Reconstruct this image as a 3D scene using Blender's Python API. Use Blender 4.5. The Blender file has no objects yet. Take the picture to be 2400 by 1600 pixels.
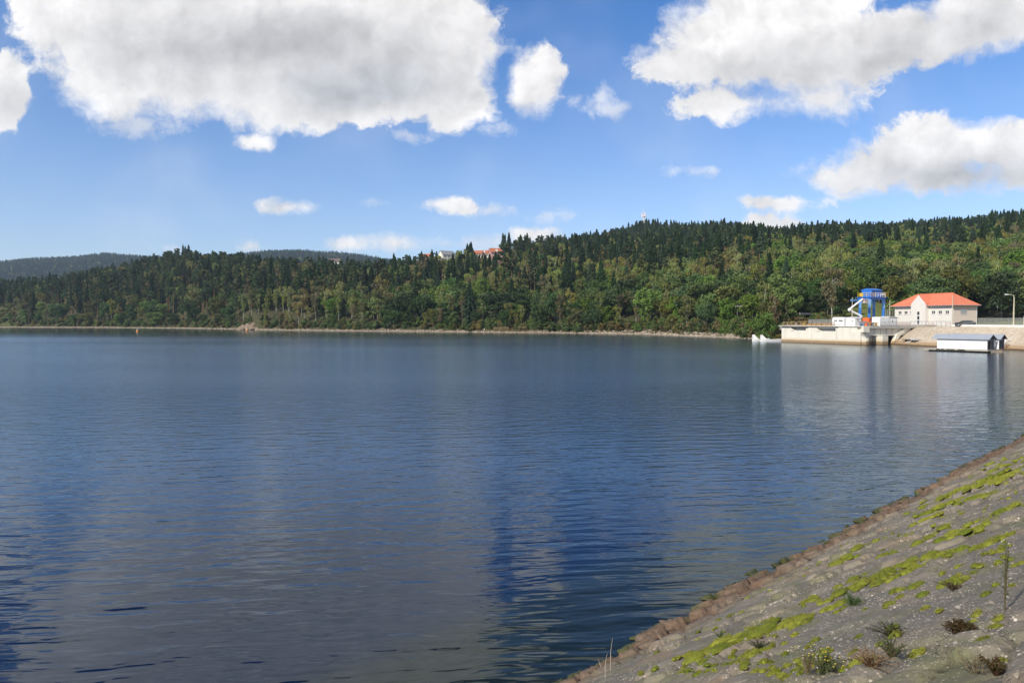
import bpy, bmesh, math, random
import numpy as np
from mathutils import Vector, Matrix, noise as mnoise

SC = bpy.context.scene
COL = SC.collection
R = math.radians
# ------------------------------------------------------------------ camera
EYE = 6.5                       # eye height over the water, metres
FPX = 1600.0                    # focal length in photograph pixels (24 mm)
HOR = 748.0
PITCH = math.atan((800 - HOR) / FPX)
cam_d = bpy.data.cameras.new('camera')
cam_d.lens = 24; cam_d.sensor_width = 36; cam_d.clip_start = 0.1; cam_d.clip_end = 20000
cam = bpy.data.objects.new('camera', cam_d); COL.objects.link(cam)
cam.location = (0, 0, EYE); cam.rotation_euler = (R(90) - PITCH, 0, 0)
SC.camera = cam

# ------------------------------------------------------------------ render, light
SC.render.engine = 'CYCLES'
SC.view_settings.view_transform = 'Standard'; SC.view_settings.look = 'None'
SC.view_settings.exposure = 0.22; SC.view_settings.gamma = 1.0
cy = SC.cycles
cy.use_denoising = True
try: cy.denoiser = 'OPENIMAGEDENOISE'
except Exception: pass
cy.max_bounces = 6; cy.diffuse_bounces = 2; cy.glossy_bounces = 3; cy.transmission_bounces = 2
cy.transparent_max_bounces = 8; cy.volume_bounces = 0; cy.caustics_reflective = False; cy.caustics_refractive = False
cy.sample_clamp_indirect = 4.0

SUN_H = Vector((-0.745, -0.667)).normalized(); SUN_EL = R(36)
sun_dir = Vector((SUN_H.x * math.cos(SUN_EL), SUN_H.y * math.cos(SUN_EL), math.sin(SUN_EL)))
sd = bpy.data.lights.new('sun', 'SUN'); sd.energy = 4.3; sd.angle = R(0.53); sd.color = (1.0, 0.93, 0.82)
sun = bpy.data.objects.new('sun', sd); COL.objects.link(sun)
sun.rotation_euler = (-sun_dir).to_track_quat('-Z', 'Y').to_euler()

# ------------------------------------------------------------------ sky
W = bpy.data.worlds.new('World'); SC.world = W; W.use_nodes = True
nt = W.node_tree; nt.nodes.clear()
def wn(t, **k):
    n = nt.nodes.new(t)
    for a, b in k.items(): setattr(n, a, b)
    return n
def wm(op, a, b=None, c=None, clamp=False):
    n = nt.nodes.new('ShaderNodeMath'); n.operation = op; n.use_clamp = clamp
    for i, v in enumerate((a, b, c)):
        if v is None: continue
        if isinstance(v, (int, float)): n.inputs[i].default_value = v
        else: nt.links.new(v, n.inputs[i])
    return n.outputs[0]
def wv(op, a, b=None):
    n = nt.nodes.new('ShaderNodeVectorMath'); n.operation = op
    for i, v in enumerate((a, b)):
        if v is None: continue
        if isinstance(v, (tuple, list)): n.inputs[i].default_value = v
        else: nt.links.new(v, n.inputs[i])
    return n.outputs['Value'] if op in ('LENGTH', 'DOT_PRODUCT') else n.outputs[0]
def wmix(f, a, b):
    n = nt.nodes.new('ShaderNodeMix'); n.data_type = 'RGBA'
    for s, v in ((n.inputs[0], f), (n.inputs[6], a), (n.inputs[7], b)):
        if isinstance(v, (int, float, tuple)): s.default_value = v
        else: nt.links.new(v, s)
    return n.outputs[2]
def wstep(x, lo, hi):
    n = nt.nodes.new('ShaderNodeMapRange'); n.interpolation_type = 'SMOOTHSTEP'
    nt.links.new(x, n.inputs[0]); n.inputs[1].default_value = lo; n.inputs[2].default_value = hi
    return n.outputs[0]
def wnoise(vec, scale, detail=5, rough=0.55):
    n = nt.nodes.new('ShaderNodeTexNoise'); n.noise_dimensions = '3D'
    nt.links.new(vec, n.inputs['Vector']); n.inputs['Scale'].default_value = scale
    n.inputs['Detail'].default_value = detail; n.inputs['Roughness'].default_value = rough
    return n
sky = wn('ShaderNodeTexSky', sky_type='NISHITA'); sky.sun_disc = False
sky.sun_elevation = SUN_EL; sky.sun_rotation = math.atan2(SUN_H.x, SUN_H.y)
sky.altitude = 500; sky.air_density = 1.0; sky.dust_density = 0.6; sky.ozone_density = 1.6
tc = wn('ShaderNodeTexCoord'); sep = wn('ShaderNodeSeparateXYZ'); nt.links.new(tc.outputs['Generated'], sep.inputs[0])
dx, dy, dz = sep.outputs
ay = wm('MAXIMUM', wm('ABSOLUTE', dy), 0.08)
u = wm('DIVIDE', dx, ay); v = wm('DIVIDE', dz, ay)
cmb = wn('ShaderNodeCombineXYZ'); nt.links.new(u, cmb.inputs[0]); nt.links.new(v, cmb.inputs[1])
uv = cmb.outputs[0]
def S2D(px, py):                # photograph pixel -> slope coordinates of a world direction (x/y, z/y)
    a = (px - 1200) / FPX; w = (800 - py) / FPX
    yy = math.cos(PITCH) + w * math.sin(PITCH); zz = -math.sin(PITCH) + w * math.cos(PITCH)
    return a / yy, zz / yy
warp = wnoise(uv, 9.0, 4, 0.55)
warp2 = wnoise(uv, 30.0, 3, 0.55)
uvw = wv('ADD', uv, wv('MULTIPLY', wv('SUBTRACT', warp.outputs['Color'], (.5, .5, .5)), (.055, .045, 0)))
uvw = wv('ADD', uvw, wv('MULTIPLY', wv('SUBTRACT', warp2.outputs['Color'], (.5, .5, .5)), (.022, .02, 0)))
def field(blobs, vec):
    acc = None
    for (cx, cyy, rx, ry) in blobs:
        a, b = S2D(cx, cyy); rx /= FPX; ry /= FPX
        d = wv('LENGTH', wv('MULTIPLY', wv('SUBTRACT', vec, (a, b, 0)), (1 / rx, 1 / ry, 0)))
        f = wm('MULTIPLY', wm('SUBTRACT', 1.0, d), min(rx, ry))
        acc = f if acc is None else wm('SMOOTH_MAX', acc, f, 0.02)
    return acc
CLOUDS = [
 (520, 40, 490, 190), (640, 165, 480, 120), (330, 170, 225, 95), (1000, 90, 185, 125), (1080, 235, 85, 80),
 (720, 245, 270, 48), (290, 245, 120, 42), (600, -170, 680, 210), (180, -60, 160, 160),
 (-10, 210, 88, 95), (1252, 200, 70, 82), (1240, -260, 60, 60),
 (1780, 80, 215, 125), (1640, 145, 140, 55), (1930, 130, 225, 95), (2160, 92, 130, 66), (2310, 40, 150, 80),
 (1710, 240, 115, 48), (1925, 230, 125, 46), (1730, 0, 120, 80), (1860, -60, 230, 90), (2420, -100, 200, 120),
 (2200, 352, 135, 88), (2360, 348, 150, 78), (2070, 385, 140, 58), (1970, 416, 118, 31), (2230, 405, 240, 50),
 (1600, -420, 300, 120), (900, -480, 200, 90),
]
SMALL = [
 (665, 487, 62, 20), (1050, 482, 58, 14), (585, 580, 36, 13), (820, 570, 50, 15),
 (925, 567, 56, 16), (1250, 552, 50, 16), (1838, 476, 65, 13), (1800, 525, 50, 16), (590, 333, 24, 10),
]
FAINT = [(1140, 492, 55, 13), (1265, 507, 32, 13), (1030, 570, 40, 10), (1180, 566, 90, 18), (1650, 400, 55, 12), (398, 311, 28, 9), (962, 318, 34, 12), (415, 585, 26, 9), (1345, 505, 26, 8),
 (1408, 232, 26, 24), (1432, 258, 38, 22), (1412, 212, 12, 20), (330, 290, 90, 26), (870, 475, 18, 6), (1150, 305, 34, 10), (1335, 240, 26, 14)]
F = field(CLOUDS, uvw)
uvs = wv('ADD', uv, wv('MULTIPLY', wv('SUBTRACT', warp2.outputs['Color'], (.5, .5, .5)), (.030, .016, 0)))
F2 = field(SMALL, uvs)
F2 = wm('ADD', wm('MULTIPLY', F2, 1.7), .004)
Fm = wm('ADD', wm('MAXIMUM', F, F2), .006)
# high noise clouds over the rest of the sky, outside the photograph
lay = wn('ShaderNodeCombineXYZ'); zc = wm('MAXIMUM', dz, 0.12)
nt.links.new(wm('DIVIDE', dx, zc), lay.inputs[0]); nt.links.new(wm('DIVIDE', dy, zc), lay.inputs[1])
rest = wnoise(lay.outputs[0], 0.9, 7, 0.55).outputs['Fac']
out_m = wm('MAXIMUM', wstep(dz, .52, .62), wm('SUBTRACT', 1.0, wstep(dy, .25, .45)))
restF = wm('MULTIPLY', wm('MULTIPLY', wm('SUBTRACT', rest, .53), .8), wm('MULTIPLY', out_m, wstep(dz, .06, .2)))
edge = wnoise(uvw, 24.0, 9, 0.66).outputs['Fac']
fine = wnoise(uvw, 60.0, 6, 0.6).outputs['Fac']
big = wnoise(uvw, 7.0, 4, 0.5).outputs['Fac']
Fe = wm('ADD', Fm, wm('MULTIPLY', wm('SUBTRACT', edge, .52), .050))
Fe = wm('ADD', Fe, wm('MULTIPLY', wm('SUBTRACT', big, .5), .045))
Fe = wm('MAXIMUM', Fe, restF)
soft = wnoise(uv, 5.0, 2, 0.5).outputs['Fac']
wid = wm('MULTIPLY_ADD', wstep(soft, .35, .68), .026, .010)
dens = wm('DIVIDE', wm('ADD', Fe, .002), wid, clamp=True)
dens = wstep(dens, 0.0, 1.0)
F3 = wm('ADD', wm('ADD', wm('MULTIPLY', field(FAINT, uvs), 1.7), .009), wm('MULTIPLY', wm('SUBTRACT', edge, .52), .09))
dens = wm('MAXIMUM', dens, wm('MULTIPLY', wstep(F3, -.004, .032), .62))
GREY = [(640, 105, 460, 100), (620, 205, 200, 26), (790, 200, 250, 62), (900, 140, 200, 80), (450, -70, 260, 60),
        (1900, 165, 230, 45), (2060, 150, 200, 55), (2280, 80, 130, 60), (1700, 200, 120, 22), (2280, 400, 190, 38), (2120, 390, 80, 22), (20, 250, 40, 40)]
g = field(GREY, wv('ADD', uv, wv('MULTIPLY', wv('SUBTRACT', warp.outputs['Color'], (.5, .5, .5)), (.10, .09, 0))))
g = wm('ADD', g, wm('MULTIPLY', wm('SUBTRACT', edge, .5), .05))
gs = wstep(g, -0.035, 0.065)
# side light: thickness measured a little towards the sun (up and left)
off = wv('ADD', uvw, (-.012, .016, 0))
e2 = wnoise(off, 24.0, 9, 0.66).outputs['Fac']
rel = wm('MULTIPLY', wm('SUBTRACT', edge, e2), 1.0)
cloud_c = wmix(gs, (.88, .865, .86, 1), (.50, .50, .515, 1))
bl = field([(860, 205, 210, 50), (2290, 405, 170, 30)], uvw)
cloud_c = wmix(wm('MULTIPLY', wstep(bl, -.02, .05), .55), cloud_c, (.32, .37, .46, 1))
off2 = wv('ADD', uvw, (-.028, .036, 0)); b3 = wnoise(off2, 7.0, 4, 0.5).outputs['Fac']; b4 = wnoise(uvw, 14.0, 5, 0.55).outputs['Fac']; b5 = wnoise(wv('ADD', uvw, (-.015, .02, 0)), 14.0, 5, 0.55).outputs['Fac']
lit = wm('ADD', 1.0, wm('MULTIPLY', rel, .42))
lit = wm('ADD', lit, wm('ADD', wm('MULTIPLY', wm('SUBTRACT', big, b3), .50), wm('MULTIPLY', wm('SUBTRACT', b4, b5), .38)))
lit = wm('MULTIPLY_ADD', wm('SUBTRACT', fine, .5), .07, lit)
mulc = wn('ShaderNodeVectorMath', operation='SCALE'); nt.links.new(cloud_c, mulc.inputs[0]); nt.links.new(lit, mulc.inputs['Scale'])
hs = wn('ShaderNodeHueSaturation'); hs.inputs['Saturation'].default_value = 1.20; hs.inputs['Value'].default_value = 1.0
tint = wn('ShaderNodeVectorMath', operation='MULTIPLY'); nt.links.new(sky.outputs[0], tint.inputs[0]); tint.inputs[1].default_value = (.93, 1.03, 1.25); deep = wmix(wstep(dz, .40, .56), (1, 1, 1, 1), (.42, .52, .66, 1)); tint2 = wn('ShaderNodeVectorMath', operation='MULTIPLY'); nt.links.new(tint.outputs[0], tint2.inputs[0]); nt.links.new(deep, tint2.inputs[1]); nt.links.new(tint2.outputs[0], hs.inputs['Color']); sat = wn('ShaderNodeMapRange'); nt.links.new(dz, sat.inputs[0]); sat.inputs[1].default_value = .06; sat.inputs[2].default_value = .40; sat.inputs[3].default_value = .92; sat.inputs[4].default_value = 1.22; nt.links.new(sat.outputs[0], hs.inputs['Saturation'])
bg1 = wn('ShaderNodeBackground'); nt.links.new(hs.outputs[0], bg1.inputs[0]); bg1.inputs[1].default_value = 0.115
bg2 = wn('ShaderNodeBackground'); nt.links.new(mulc.outputs[0], bg2.inputs[0]); bg2.inputs[1].default_value = 0.97
ms = wn('ShaderNodeMixShader'); nt.links.new(dens, ms.inputs[0]); nt.links.new(bg1.outputs[0], ms.inputs[1]); nt.links.new(bg2.outputs[0], ms.inputs[2])
ow = wn('ShaderNodeOutputWorld'); nt.links.new(ms.outputs[0], ow.inputs[0])

# ------------------------------------------------------------------ helpers
def G(px, py, z=0.0):           # where the sight line of a photograph pixel meets height z
    a, b = S2D(px, py); y = (z - EYE) / b
    return Vector((a * y, y, z))
def at(px, D, z=0.0): return Vector(((px - 1200) / FPX * D, D, z))
def zat(py, D): return EYE + (HOR - py) / FPX * D
def tag(o, label=None, cat=None, group=None, kind=None):
    if label: o['label'] = label
    if cat: o['category'] = cat
    if group: o['group'] = group
    if kind: o['kind'] = kind
    return o
def empty(name, loc, rz=0.0, label=None, cat=None, group=None):
    o = bpy.data.objects.new(name, None); COL.objects.link(o)
    o.location = loc; o.rotation_euler = (0, 0, rz); o.empty_display_size = 0.3
    return tag(o, label, cat, group)
class MB:
    """collects shapes; build() links them as one mesh object"""
    def __init__(s): s.v = []; s.f = []
    def add(s, vs, fs):
        n = len(s.v); s.v += [tuple(p) for p in vs]; s.f += [tuple(i + n for i in f) for f in fs]; return s
    def box(s, c, d, rz=0.0, rx=0.0, ry=0.0):
        hx, hy, hz = d[0] / 2, d[1] / 2, d[2] / 2
        M = Matrix.Translation(Vector(c)) @ Matrix.Rotation(rz, 4, 'Z') @ Matrix.Rotation(ry, 4, 'Y') @ Matrix.Rotation(rx, 4, 'X')
        vs = [M @ Vector((x * hx, y * hy, z * hz)) for z in (-1, 1) for y in (-1, 1) for x in (-1, 1)]
        return s.add(vs, [(0, 2, 3, 1), (4, 5, 7, 6), (0, 1, 5, 4), (1, 3, 7, 5), (3, 2, 6, 7), (2, 0, 4, 6)])
    def prism(s, poly, z0, z1):     # poly: xy points, counter-clockwise
        n = len(poly); vs = [(p[0], p[1], z0) for p in poly] + [(p[0], p[1], z1) for p in poly]
        return s.add(vs, [tuple(range(n - 1, -1, -1)), tuple(range(n, 2 * n))] + [(i, (i + 1) % n, n + (i + 1) % n, n + i) for i in range(n)])
    def extr(s, poly, axis, a0, a1):  # poly in the plane normal to axis ('x': (y,z) points, 'y': (x,z) points)
        n = len(poly)
        mk = (lambda p, a: (a, p[0], p[1])) if axis == 'x' else (lambda p, a: (p[0], a, p[1]))
        vs = [mk(p, a0) for p in poly] + [mk(p, a1) for p in poly]
        return s.add(vs, [tuple(range(n - 1, -1, -1)), tuple(range(n, 2 * n))] + [(i, (i + 1) % n, n + (i + 1) % n, n + i) for i in range(n)])
    def tube(s, pts, r, n=8, cap=True):
        pts = [Vector(p) for p in pts]; rs = r if isinstance(r, (list, tuple)) else [r] * len(pts)
        base = len(s.v); ring = []
        for i, p in enumerate(pts):
            d = (pts[min(i + 1, len(pts) - 1)] - pts[max(i - 1, 0)]).normalized()
            up = Vector((0, 0, 1)) if abs(d.z) < .95 else Vector((1, 0, 0))
            a = d.cross(up).normalized(); b = a.cross(d)
            for k in range(n):
                t = 2 * math.pi * k / n; s.v.append(tuple(p + (a * math.cos(t) + b * math.sin(t)) * rs[i]))
        for i in range(len(pts) - 1):
            for k in range(n):
                q = base + i * n; k2 = (k + 1) % n
                s.f.append((q + k, q + k2, q + n + k2, q + n + k))
        if cap:
            s.f.append(tuple(base + k for k in range(n - 1, -1, -1))); q = base + (len(pts) - 1) * n
            s.f.append(tuple(q + k for k in range(n)))
        return s
    def bar(s, a, b, w):            # square bar between two points
        return s.tube([a, b], w * 0.7071, 4)
    def build(s, name, mat, parent=None, smooth=False, fix=True):
        me = bpy.data.meshes.new(name); me.from_pydata(s.v, [], s.f)
        if fix:
            bm = bmesh.new(); bm.from_mesh(me); bmesh.ops.recalc_face_normals(bm, faces=bm.faces); bm.to_mesh(me); bm.free()
        me.materials.append(mat)
        if smooth: me.polygons.foreach_set('use_smooth', [True] * len(me.polygons))
        o = bpy.data.objects.new(name, me); COL.objects.link(o)
        if parent: o.parent = parent
        return o
def np_mesh(name, V, Fq, mat, attrs=None, smooth=False):
    """V (n,3); Fq (m,k) faces all of k corners"""
    me = bpy.data.meshes.new(name); V = np.asarray(V, np.float32); Fq = np.asarray(Fq, np.int32); k = Fq.shape[1]
    me.vertices.add(len(V)); me.vertices.foreach_set('co', V.ravel())
    me.loops.add(Fq.size); me.loops.foreach_set('vertex_index', Fq.ravel())
    me.polygons.add(len(Fq)); me.polygons.foreach_set('loop_start', np.arange(0, Fq.size, k, dtype=np.int32))
    try: me.polygons.foreach_set('loop_total', np.full(len(Fq), k, np.int32))
    except Exception: pass
    if smooth: me.polygons.foreach_set('use_smooth', np.ones(len(Fq), bool))
    for nm, (dom, arr) in (attrs or {}).items():
        a = me.attributes.new(nm, 'FLOAT', dom); a.data.foreach_set('value', np.asarray(arr, np.float32))
    if mat: me.materials.append(mat)
    me.update(calc_edges=True); me.validate()
    return me
def link(name, me, parent=None):
    o = bpy.data.objects.new(name, me); COL.objects.link(o)
    if parent: o.parent = parent
    return o

# ------------------------------------------------------------------ materials
class NT:
    def __init__(s, name):
        s.m = bpy.data.materials.new(name); s.m.use_nodes = True; s.t = s.m.node_tree; s.t.nodes.clear()
        s.out = s.t.nodes.new('ShaderNodeOutputMaterial')
    def n(s, t, ins=None, **k):
        n = s.t.nodes.new(t)
        for a, b in k.items(): setattr(n, a, b)
        for a, b in (ins or {}).items(): s.set(n.inputs[a], b)
        return n
    def set(s, sock, v):
        if isinstance(v, bpy.types.NodeSocket): s.t.links.new(v, sock)
        else: sock.default_value = v
    def math(s, op, a, b=0.0, c=0.0, clamp=False):
        n = s.n('ShaderNodeMath', operation=op); n.use_clamp = clamp
        for i, v in enumerate((a, b, c)): s.set(n.inputs[i], v)
        return n.outputs[0]
    def mix(s, f, a, b, mode='MIX'):
        n = s.n('ShaderNodeMix', data_type='RGBA', blend_type=mode)
        for i, v in ((0, f), (6, a), (7, b)): s.set(n.inputs[i], (*v, 1) if isinstance(v, tuple) and len(v) == 3 else v)
        return n.outputs[2]
    def step(s, x, lo, hi, a=0.0, b=1.0):
        n = s.n('ShaderNodeMapRange', {0: x, 1: lo, 2: hi, 3: a, 4: b}); return n.outputs[0]
    def noise(s, vec, scale, detail=4, rough=.55, out='Fac'):
        n = s.n('ShaderNodeTexNoise', {'Scale': scale, 'Detail': detail, 'Roughness': rough})
        if vec is not None: s.t.links.new(vec, n.inputs['Vector'])
        return n.outputs[out]
    def vor(s, vec, scale, feature='F1', out='Distance', rand=1.0):
        n = s.n('ShaderNodeTexVoronoi', {'Scale': scale, 'Randomness': rand}, feature=feature)
        if vec is not None: s.t.links.new(vec, n.inputs['Vector'])
        return n.outputs[out]
    def vmul(s, vec, k):
        n = s.n('ShaderNodeVectorMath', operation='MULTIPLY'); s.t.links.new(vec, n.inputs[0]); n.inputs[1].default_value = k
        return n.outputs[0]
    def pos(s): return s.n('ShaderNodeNewGeometry').outputs['Position']
    def obj(s): return s.n('ShaderNodeTexCoord').outputs['Object']
    def bump(s, h, strength=.5, dist=.02, nrm=None):
        n = s.n('ShaderNodeBump', {'Height': h, 'Strength': strength, 'Distance': dist})
        if nrm is not None: s.t.links.new(nrm, n.inputs['Normal'])
        return n.outputs[0]
    def pbr(s, col, rough=.7, normal=None, metal=0.0, spec=.5):
        b = s.n('ShaderNodeBsdfPrincipled')
        s.set(b.inputs['Base Color'], (*col, 1) if isinstance(col, tuple) and len(col) == 3 else col)
        s.set(b.inputs['Roughness'], rough); s.set(b.inputs['Metallic'], metal); s.set(b.inputs['Specular IOR Level'], spec)
        if normal is not None: s.t.links.new(normal, b.inputs['Normal'])
        s.t.links.new(b.outputs[0], s.out.inputs[0]); return b
MATS = {}
def paint(name, col, rough=.6, metal=0.0, dirt=.18, scale=1.3, spec=.4, bump=0.0):
    """painted or bare surface with uneven weathering"""
    if name in MATS: return MATS[name]
    t = NT(name); p = t.obj()
    n1 = t.noise(p, scale, 6, .6); n2 = t.noise(t.vmul(p, (1, 1, .25)), scale * 4, 4, .6)
    f = t.math('MULTIPLY', t.math('ADD', t.step(n1, .35, .7), t.step(n2, .4, .75)), dirt)
    dark = tuple(c * .62 + .01 for c in col)
    c = t.mix(f, col, dark)
    nr = t.bump(n2, bump, .02) if bump else None
    t.pbr(c, rough, nr, metal, spec); MATS[name] = t.m
    return t.m
# ------------------------------------------------------------------ terrain
XS = [-900, 0, 250, 430, 550, 600, 700, 850, 1000, 1180, 1300, 1500, 1700, 1800, 1850, 1950, 2050, 2160, 2260, 2400, 2900]
SHORE_PY = {-900: 765, 0: 767, 250: 768, 430: 769.5, 550: 771.5, 600: 773, 700: 774.5, 850: 776, 1000: 777.5, 1180: 779.5,
            1300: 780.5, 1500: 783.5, 1700: 791.5, 1800: 797.1}
PROF = {   # photograph column -> (distance, ground height)
 -900: [(0, -3), (547, 0), (560, 4), (600, 20), (640, 25), (900, 30), (1500, 20), (2300, 170), (2650, 206), (3300, 180)],
 0:    [(0, -3), (547, 0), (556, 6), (590, 20), (640, 25), (900, 30), (1500, 20), (2300, 170), (2650, 214), (3300, 180)],
 250:  [(0, -3), (520, 0), (545, 9), (600, 27), (680, 38), (900, 30), (1500, 20), (2300, 190), (2650, 243), (3300, 190)],
 430:  [(0, -3), (484, 0), (520, 14), (600, 40), (700, 57), (1000, 40), (1500, 20), (2300, 190), (2650, 228), (3300, 190)],
 550:  [(0, -3), (444, 0), (470, 10), (540, 32), (690, 53), (1000, 30), (1500, 20), (2300, 200), (2650, 240), (3300, 190)],
 600:  [(0, -3), (416, 0), (430, 8), (520, 30), (660, 47), (950, 30), (1500, 20), (2300, 205), (2650, 248), (3300, 190)],
 700:  [(0, -3), (392, 0), (420, 9), (500, 28), (600, 42), (900, 30), (1500, 20), (2300, 210), (2650, 259), (3300, 190)],
 850:  [(0, -3), (372, 0), (400, 9), (490, 28), (590, 38), (900, 30), (1500, 20), (2300, 190), (2650, 238), (3300, 190)],
 1000: [(0, -3), (353, 0), (385, 12), (480, 32), (570, 42), (900, 30), (1500, 20), (2300, 150), (2650, 205), (3300, 180)],
 1180: [(0, -3), (331, 0), (370, 14), (480, 38), (590, 55), (900, 50), (1500, 30), (2600, 120), (3300, 120)],
 1300: [(0, -3), (321, 0), (370, 16), (540, 48), (760, 79), (1000, 72), (1500, 40), (2600, 100), (3300, 100)],
 1500: [(0, -3), (294, 0), (350, 18), (540, 52), (900, 113), (1200, 100), (1500, 60), (2600, 100), (3300, 100)],
 1700: [(0, -3), (239, 0), (290, 14), (480, 50), (940, 118), (1200, 100), (1500, 60), (2600, 100), (3300, 100)],
 1800: [(0, -3), (212, -1), (225, 4), (300, 18), (460, 48), (950, 111), (1300, 90), (2600, 100), (3300, 100)],
 1850: [(0, -3), (203, -1), (212, 4), (270, 13), (420, 42), (950, 111), (1300, 90), (2600, 100), (3300, 100)],
 1950: [(0, -3), (196, -1), (205, 4.4), (218, 6), (300, 20), (430, 45), (980, 118), (1300, 90), (2600, 100), (3300, 100)],
 2050: [(0, -3), (188, -3), (196, 4.4), (205, 5.5), (240, 11), (400, 40), (620, 72), (1000, 121), (1300, 100), (2600, 100), (3300, 100)],
 2160: [(0, -3), (174, -3), (182, 4.4), (205, 5), (240, 9), (400, 37), (620, 76), (900, 116), (1300, 100), (2600, 100), (3300, 100)],
 2260: [(0, -3), (158, -3), (168, 4.5), (192, 4.7), (225, 8), (400, 38), (600, 72), (850, 108), (1300, 90), (2600, 100), (3300, 100)],
 2400: [(0, -3), (140, -3), (158, 4.5), (180, 4.7), (220, 8), (300, 25), (400, 48), (600, 84), (850, 114), (1300, 90), (2600, 100), (3300, 100)],
 2900: [(0, -3), (80, -3), (112, 2.0), (150, 4), (200, 8), (300, 25), (400, 48), (600, 88), (850, 120), (1300, 90), (2600, 100), (3300, 100)],
}
DS = np.concatenate([np.arange(0, 140, 20), np.arange(140, 340, 2.5), np.arange(340, 700, 4), np.arange(700, 1200, 12), np.arange(1200, 3301, 40)])
def shore_D(px):
    ks = sorted(SHORE_PY); return EYE * FPX / (np.interp(px, ks, [SHORE_PY[k] for k in ks]) - HOR)
for x_ in XS:
    if x_ <= 1700:
        L_ = PROF[x_]; s0 = float(shore_D(x_)); PROF[x_] = [(0, -3), (s0 - 14, -2.5), (s0, 0), (s0 + 2.6, 1.1)] + [p for p in L_ if p[0] > s0 + 5]
PT = np.array([np.interp(DS, [p[0] for p in PROF[x]], [p[1] for p in PROF[x]]) for x in XS])
DR = np.concatenate([np.arange(-600, -20, 20), np.arange(-20, 20, .8), np.arange(20, 400, 4), np.arange(400, 3300, 15)])
PR = np.array([np.interp(DR + float(shore_D(x)), [p[0] for p in PROF[x]], [p[1] for p in PROF[x]]) for x in XS])
def smooth01(t): return t * t * (3 - 2 * t)
def ground_pd(px, D):
    px = np.clip(np.asarray(px, float), XS[0], XS[-1]); D = np.asarray(D, float)
    i = np.clip(np.searchsorted(XS, px, side='right') - 1, 0, len(XS) - 2)
    x0 = np.array(XS)[i]; x1 = np.array(XS)[i + 1]; t = (px - x0) / (x1 - x0)
    j = np.clip(np.searchsorted(DS, D, side='right') - 1, 0, len(DS) - 2)
    s = np.clip((D - DS[j]) / (DS[j + 1] - DS[j]), 0, 1)
    a = PT[i, j] * (1 - s) + PT[i, j + 1] * s; b = PT[i + 1, j] * (1 - s) + PT[i + 1, j + 1] * s
    z = a * (1 - t) + b * t
    rel = D - shore_D(px); j = np.clip(np.searchsorted(DR, rel, side='right') - 1, 0, len(DR) - 2); s = np.clip((rel - DR[j]) / (DR[j + 1] - DR[j]), 0, 1)
    a = PR[i, j] * (1 - s) + PR[i, j + 1] * s; b = PR[i + 1, j] * (1 - s) + PR[i + 1, j + 1] * s
    k = np.clip((1850 - px) / 50, 0, 1); k = np.where(px > 1800, 0, 1); z = np.where(k > 0, a * (1 - t) + b * t, z)
    w = np.clip((D - 300) / 200, 0, 1) * np.clip((z - 6) / 10, 0, 1)
    x = (px - 1200) / FPX * D
    z = z + w * (2.2 * np.sin(x * .021 + D * .013) + 1.5 * np.sin(x * .047 - D * .031 + 1.3))
    return z
def ground(x, y):
    y = max(y, 1.0); return float(ground_pd(1200 + FPX * x / y, y))
def terrain_mat():
    t = NT('forest_floor'); p = t.pos()
    sp = t.n('ShaderNodeSeparateXYZ', {0: p}); z = sp.outputs[2]
    n1 = t.noise(p, .12, 6, .6); n2 = t.noise(p, 1.1, 6, .65); n3 = t.noise(p, .03, 4, .5)
    floor = t.mix(t.step(n2, .3, .7), (.030, .036, .014), (.085, .075, .035))
    grass = t.mix(t.step(n2, .3, .7), (.10, .15, .03), (.17, .16, .06))
    c = t.mix(t.n('ShaderNodeAttribute', attribute_name='grass').outputs['Fac'], floor, grass)
    stone = t.mix(t.step(t.noise(p, 1.7, 5, .7), .35, .7), (.40, .33, .24), (.20, .16, .11))
    zz = t.math('ADD', z, t.math('MULTIPLY', t.math('SUBTRACT', n2, .5), 1.6))
    c = t.mix(t.step(zz, .30, .62), stone, c)
    c = t.mix(t.step(z, -.1, .18), (.05, .04, .03), c)
    t.pbr(c, .95, t.bump(n2, .6, .3), 0, .2); return t.m
pxs = np.concatenate([np.arange(-900, 0, 30), np.arange(0, 2400, 6), np.arange(2400, 2901, 20)])
PX, DD = np.meshgrid(pxs, DS[6:], indexing='ij')
Z = ground_pd(PX, DD); X = (PX - 1200) / FPX * DD
jit = np.random.default_rng(1).normal(0, 1, Z.shape)
Z = Z + jit * .12 * (Z > .4)
nu, nd = Z.shape
V = np.stack([X, DD, Z], -1).reshape(-1, 3)
ii, jj = np.meshgrid(np.arange(nu - 1), np.arange(nd - 1), indexing='ij'); q = ii * nd + jj
Fq = np.stack([q, q + nd, q + nd + 1, q + 1], -1).reshape(-1, 4)
GR = np.clip((np.minimum(PX - 1925, 2095 - PX)) / 12, 0, 1) * (DD < 250) * (DD > 190) + np.clip((48 - PX) / 10, 0, 1) * (DD < 606) * .22 + (PX > 2080) * (DD < 196)
terrain = tag(link('hills', np_mesh('hills', V, Fq, terrain_mat(), {'grass': ('POINT', np.clip(GR, 0, 1).ravel())}, smooth=True)), kind='structure')
mb = MB(); S_ = 9000
mb.add([(-S_, -S_, -8), (S_, -S_, -8), (S_, S_, -8), (-S_, S_, -8)], [(0, 1, 2, 3)])
tag(mb.build('ground', terrain.data.materials[0], fix=False), kind='structure')

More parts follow.
